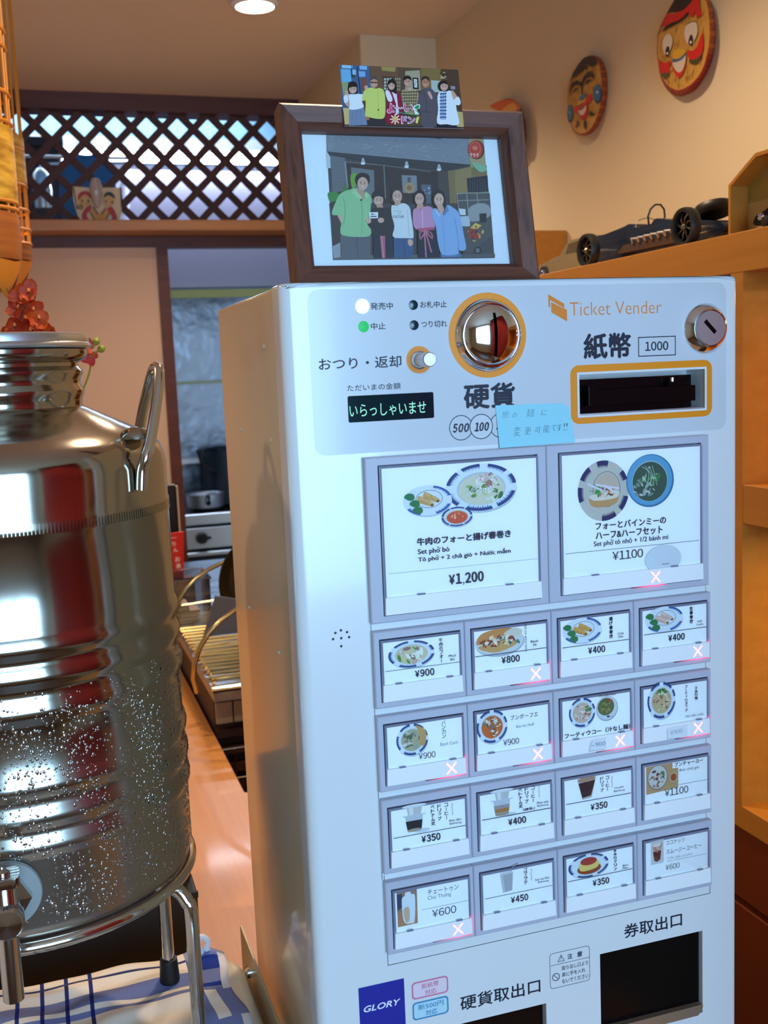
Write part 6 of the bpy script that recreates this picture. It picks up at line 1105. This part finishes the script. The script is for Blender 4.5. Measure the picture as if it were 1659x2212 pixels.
# ------------------------------------------------------------ bamboo lanterns hanging at the edge
amber = mat('bamboo_amber', (206, 128, 40), .5); ambd = mat('bamboo_brown', (136, 72, 26), .45); leafm = mat('dried_leaf', (206, 150, 40), .5)
leafm.node_tree.nodes['Principled BSDF'].inputs['Subsurface Weight'].default_value = 0
v = texmap(ambd, (1, 1, 40)); base(ambd, ramp(ambd, noise(ambd, v, 2, 3), [(.35, (110, 54, 18)), (.65, (168, 96, 38))]))
v = texmap(leafm, (6, 6, 30)); base(leafm, ramp(leafm, noise(leafm, v, 3, 4), [(.35, (150, 104, 22)), (.65, (214, 168, 60))]))
def lantern(x, y, R_, zt, zl1, zl0, zb, zend, ztip, label, hoops):
    e = empty('bamboo_lantern', (x, y, zl0), label, 'lantern', None)
    for i in range(22):
        a = 2*math.pi*i/22; X_, Y_ = x+R_*math.cos(a), y+R_*math.sin(a)
        mb = MB().tube([(X_, Y_, zb), (X_, Y_, zt)], .0022, 6); keep(mb.build('slat', amber), e)
    for z in hoops: keep(MB().tube([(x+(R_+.002)*math.cos(a/32*6.2832), y+(R_+.002)*math.sin(a/32*6.2832), z) for a in range(32)], .0026, 6, True).build('hoop', amber, smooth=True), e)
    keep(MB().lathe([(R_, zl0), (R_+.0032, zl0), (R_+.0032, zl1), (R_, zl1)], (x, y, 0), n=48).build('leaf_panel', leafm, smooth=True), e)
    keep(MB().lathe([(R_-.002, zb+.004), (R_+.002, zb), (R_+.003, (zb+zend)/2), (R_+.001, zend), (R_-.003, zend)], (x, y, 0), n=48).build('base_band', ambd, smooth=True), e)
    keep(MB().lathe([(.022, zt-.55), (.024, zt-.5), (.024, zt)], (x, y, 0), n=24).build('inner_post', ambd, smooth=True), e)
    n = 7
    for i in range(n):
        a = 2*math.pi*(i+.35)/n; mb = MB(); dv = Vector((math.cos(a), math.sin(a), 0)); tv = Vector((-dv.y, dv.x, 0)); base_ = Vector((x, y, 0)); vs = []
        S_ = ((0, 1), (.25, 1.02), (.5, .8), (.75, .5), (1, .03))
        for t, w in S_:
            r_ = R_*(1-.25*t); z = zend+(ztip-zend)*t*(.9+.2*(i % 2))
            for s in (-1, 0, 1): vs.append(tuple(base_+dv*(r_+(0 if s else .004))*(1 if not s else math.cos(.4*w))+tv*(s*R_*.43*w)+Vector((0, 0, z+(0 if s else -.004)))))
        mb.add(vs, [(3*k+j, 3*k+j+1, 3*k+j+4, 3*k+j+3) for k in range(4) for j in (0, 1)]); keep(mb.build('leaf_sheath', leafm if i % 2 else amber, smooth=True), e)
    return e
def zat(px_, py_, D): return PD(px_, py_, D).z
lantern(-.068, 1.6, .068, 2.345, zat(28, 282, 1.6), zat(40, 442, 1.6), zat(45, 468, 1.6), zat(46, 565, 1.6), zat(30, 650, 1.6), 'amber bamboo lantern with lit yellow leaf panel, hanging nearest at the edge of the picture', [zat(15, y_, 1.6) for y_ in (70, 108, 208, 272, 443, 458)])
lantern(-.052, 2.1, .070, 2.345, zat(47, 300, 2.1), zat(47, 400, 2.1), zat(62, 535, 2.1), zat(66, 565, 2.1), zat(72, 625, 2.1), 'second bamboo lantern hanging just behind the nearest one, with a brown pointed base', [zat(50, y_, 2.1) for y_ in (330, 405, 458, 500, 530)])
lamp('lantern_bulb', (-.0745, 1.6, zat(28, 360, 1.6)), 1.6, (1, .62, .22), .02); lamp('lantern_bulb', (-.0745, 1.6, zat(28, 520, 1.6)), 1.0, (1, .62, .22), .02); lamp('lantern_bulb', (-.055, 2.1, zat(47, 470, 2.1)), 1.2, (1, .62, .22), .02)
# ------------------------------------------------------------ flowers behind the tank
def petal(mb, at, d, up, L_, w, c_=None, curl=.25):
    d = d.normalized(); s = d.cross(up).normalized(); n_ = s.cross(d); vs = []
    for t, ww in ((0, .15), (.3, .8), (.6, 1), (.85, .7), (1, .05)):
        for k in (-1, 0, 1): vs.append(tuple(at+d*L_*t+s*(k*w*ww/2)+n_*(L_*curl*t*t+(0 if k else -.12*w))))
    mb.add(vs, [(3*i+j, 3*i+j+1, 3*i+j+4, 3*i+j+3) for i in range(4) for j in (0, 1)], c_)
orf = mat('orange_petal', attr=True, rough=.6); rr = random.Random(9)
pot_ = MB().lathe([(0, 0), (.05, 0), (.06, .08), (.055, .2), (.035, .34), (.04, .38), (.034, .38), (.03, .3), (0, .02)], (-.09, 1.36, TAB), n=32).build('flower_vase', mat('dark_vase', (40, 34, 34), .3), smooth=True); tag(pot_, 'dark tall vase hidden behind the water tank, holding the flowers', 'vase')
e = empty('orange_flowers', (-.06, 1.36, 1.23), 'spray of orange paper-like blossoms rising behind the tank lid', 'flowers')
cen = [(48, 640), (62, 632), (40, 668), (72, 672), (55, 690), (84, 690), (32, 706), (66, 716), (90, 712), (50, 728), (78, 738), (20, 722), (98, 722)]
for i, (x, y) in enumerate(cen):
    p = PD(x, y, 1.34+.03*rr.uniform(-1, 1)); mb = MB()
    for k in range(6):
        a = k*1.047+rr.random(); d = Vector((math.cos(a), -.35+rr.uniform(-.3, .3), math.sin(a))); petal(mb, p, d, Vector((0, -1, 0)), rr.uniform(.011, .017), rr.uniform(.011, .016), lin(rr.choice([(186, 58, 8), (168, 44, 6), (204, 78, 14)])), rr.uniform(-.2, .5))
    mb.lathe([(0, 0), (.002, .001), (.0015, .004), (0, .005)], (p.x, p.y-.006, p.z), n=8, c=lin((226, 130, 60))); keep(mb.build('blossom', orf, smooth=True), e)
    keep(MB().tube(smooth([tuple(p), (p.x*.5-.04, 1.355, p.z-.12), (-.088, 1.36, 1.25)], 5, False), .0009, 5).build('stem', mat('stem_brown', (70, 56, 40), .6) if i == 0 else bpy.data.materials['stem_brown']), e)
# thin wire stems towards the lantern
keep(MB().tube([tuple(PD(14, 622, 1.36)), tuple(PD(24, 645, 1.36)), tuple(PD(34, 668, 1.36))], .0006, 5).build('wire_stem', bpy.data.materials['stem_brown']), e)
e = empty('red_orchid', (-.05, 1.36, 1.23), 'red artificial orchid with two green buds beside the tank neck', 'flower')
mb = MB(); p = PD(192, 762, 1.33)
for (x, y), w, cc in (((160, 742), .016, (206, 80, 90)), ((188, 728), .012, (196, 60, 60)), ((176, 782), .016, (206, 56, 50)), ((200, 792), .010, (200, 40, 40)), ((212, 772), .009, (196, 60, 40)), ((170, 722), .010, (214, 110, 130))):
    t = PD(x, y, 1.33); petal(mb, p, t-p, Vector((0, -1, 0)), (t-p).length, w, lin(cc), .15)
mb.lathe([(0, 0), (.004, .001), (.003, .006), (0, .007)], (p.x, p.y-.005, p.z-.002), n=10, c=lin((220, 90, 40))); keep(mb.build('bloom', orf, smooth=True), e)
grn = mat('bud_green', (140, 146, 50), .5)
for a_, b_ in (((200, 754), (212, 728)), ((203, 764), (228, 748))):
    A_, B_ = PD(*a_, 1.33), PD(*b_, 1.33); mb = MB().tube([tuple(A_.lerp(B_, t)) for t in (0, .3, .5, .7, .9, 1)], [.0008, .0012, .0042, .0048, .0022, .0004], 10); keep(mb.build('bud', grn, smooth=True), e)
keep(MB().tube(smooth([tuple(PD(196, 765, 1.33)), tuple(PD(180, 840, 1.34)), (-.02, 1.35, 1.36), (-.085, 1.36, 1.25)], 6, False), .0011, 6).build('stem', grn), e)
# ------------------------------------------------------------ kitchen worktop side: dish rack, bins
wk = empty('sink_unit', (.5, 2.3, 0), 'low kitchen unit with steel worktop edge, pale drawer and dark open shelf below', 'kitchen unit')
box('steel_top', 'kitchen_steel', .268, .735, 1.89, 3.30, .915, .935, wk); keep(MB().tube([(.262, 1.868, .944), (.735, 1.868, .944)], .0055, 8).build('front_rail', 'rod', smooth=True), wk)
box('drawer_panel', mat('pale_panel', (158, 140, 122), .5), .305, .735, 1.905, 1.915, .868, .908, wk); box('drawer_panel', bpy.data.materials['pale_panel'], .272, .302, 1.905, 1.915, .868, .908, wk)
box('side_panel', kd, .272, .735, 1.93, 3.2, 0, .915, wk)
for i in range(7):
    z = .855-.034*i; box('shelf_board', mat('dark_shelf', (66, 40, 30), .5) if i == 0 else bpy.data.materials['dark_shelf'], .272, .735, 1.905+.004*(i % 2), 1.93, z-.014, z, wk)
for z in (.822, .765, .71): keep(MB().tube([(.272, 1.895, z), (.735, 1.895, z)], .0018, 6).build('wire_bar', 'rod', smooth=True), wk)
for x_ in (.30, .36): keep(MB().tube([(x_, 1.893, .70), (x_, 1.893, .82)], .0014, 6).build('wire_bar', 'rod', smooth=True), wk)
dk = empty('dish_rack', (.42, 2.1, .935), 'golden-lit steel wire dish rack with two tall arched ends', 'dish rack')
warm_st = mat('warm_lit_steel', (206, 186, 132), .2, 1)  # steel wire, golden light put into its base colour
for i in range(24):
    y = 1.90+.42*i/23; keep(MB().tube([(.262, y, .958+.004*math.sin(i*2.1)), (.62, y, .958)], .0026 if i % 3 else .0034, 6).build('rack_wire', warm_st, smooth=True), dk)
for x_ in (.27, .44, .62): keep(MB().tube([(x_, 1.885, .952), (x_, 2.34, .952)], .003, 6).build('rack_rail', warm_st, smooth=True), dk)
for y_, xa in ((1.885, .228), (2.32, .248)):
    pts = [(xa+.01, y_, .938)]+[(xa+.17-.165*math.cos(math.radians(a)), y_, .965+.135*math.sin(math.radians(a))) for a in range(0, 181, 12)]+[(xa+.33, y_, .938)]
    keep(MB().tube(pts, .0048, 10).build('arched_end', warm_st, smooth=True), dk)
keep(MB().tube([(.262, 2.335, 1.005), (.62, 2.335, 1.022)], .0022, 6).build('rack_rail', warm_st, smooth=True), dk)
for x_ in (.27, .62): keep(MB().tube([(x_, 1.9, .936), (x_, 1.9, .955)], .003, 6).build('rack_foot', warm_st), dk)
# dark pan standing in the rack
o = MB().lathe([(0, 0), (.085, 0), (.11, .022), (.112, .022), (.088, -.004), (0, -.004)], (.46, 2.30, 1.05), 'y', 36).build('frying_pan', mat('olive_black', (62, 54, 34), .35, .4), smooth=True); tag(o, 'dark frying pan standing upright in the dish rack', 'pan')
o = MB().prism([(.30, .962), (.385, .962), (.385, 1.03), (.33, 1.045)], 2.20, 2.215, lambda u, w, d: (u, d, w)).build('slate_tray', mat('slate_grey', (92, 100, 120), .4)); tag(o, 'slate grey tray leaning inside the dish rack', 'tray')
bn = empty('clear_bin', (.30, 2.45, .935), 'clear plastic storage box with folded things inside, behind the dish rack', 'box')
def openbox(x0, x1, y0, y1, z0, z1, t):
    mb = MB(); mb.box(x0, x1, y0, y1, z0, z0+t); mb.box(x0, x0+t, y0, y1, z0, z1); mb.box(x1-t, x1, y0, y1, z0, z1); mb.box(x0, x1, y0, y0+t, z0, z1); mb.box(x0, x1, y1-t, y1, z0, z1); return mb
keep(openbox(.25, .345, 2.38, 2.52, .936, 1.052, .0015).build('box_wall', 'plastic_clear'), bn)
keep(MB().tube([(.248, 2.378, 1.052), (.347, 2.378, 1.052), (.347, 2.522, 1.052), (.248, 2.522, 1.052)], .0025, 6, True).build('box_rim', 'plastic_clear'), bn)
rr = random.Random(3)
for i in range(7):
    x_, z_ = rr.uniform(.285, .325), .939+.008*i; o = slab('sugar_packet', x_-.03, x_+.012, 2.40, 2.46, .004, [(0, z_), (0, z_+.006)], mat('packet_white', (206, 190, 186), .5) if i == 0 else bpy.data.materials['packet_white']); tag(o, 'small pale packet lying in the clear plastic box', 'packet', 'packets inside the clear box')
pc_ = MB(); pc_.prism([(.255, 1.030), (.306, 1.030), (.313, 1.1405), (.255, 1.138)], 2.53, 2.536, lambda u, w, d: (u, d, w)); po = pc_.build('red_pouch', mat('red_foil', (206, 36, 22), .35), bevel=.001)
tag(po, 'bright red packet with white writing standing behind the clear box', 'packet')
c = Canvas((.27, 2.529, 1.14), (1, 0, 0), (0, 0, -1), .001, 2e-4)
for t_, b in (('り', (14, 22, 22, 32)), ('ん', (16, 36, 26, 46)), ('お', (18, 58, 30, 70)), ('茶', (19, 74, 31, 86))): c.text(t_, *b, (246, 232, 226), .02)
c.line([(20, 94), (32, 95)], 1.6, (120, 60, 140)); c.line([(12, 12), (24, 12)], 1.2, (240, 220, 210)); c.build('pouch_lettering', 'paper').parent = po
o = box('card_terminal', 'black', .272, .312, 2.62, 2.64, .9355, 1.245, None, .004); tag(o, 'tall black slab with pale edge standing behind the red packet', 'terminal')
ed = MB().box(.3125, .3165, 2.615, 2.645, .9355, 1.24).build('pale_edge', mat('pale_edge', (190, 176, 160), .4)); ed.parent = o
stnd = box('low_shelf', 'cab_dark', .25, .33, 2.525, 2.56, .9355, 1.0295); tag(stnd, 'narrow dark block the red packet stands on', 'block')
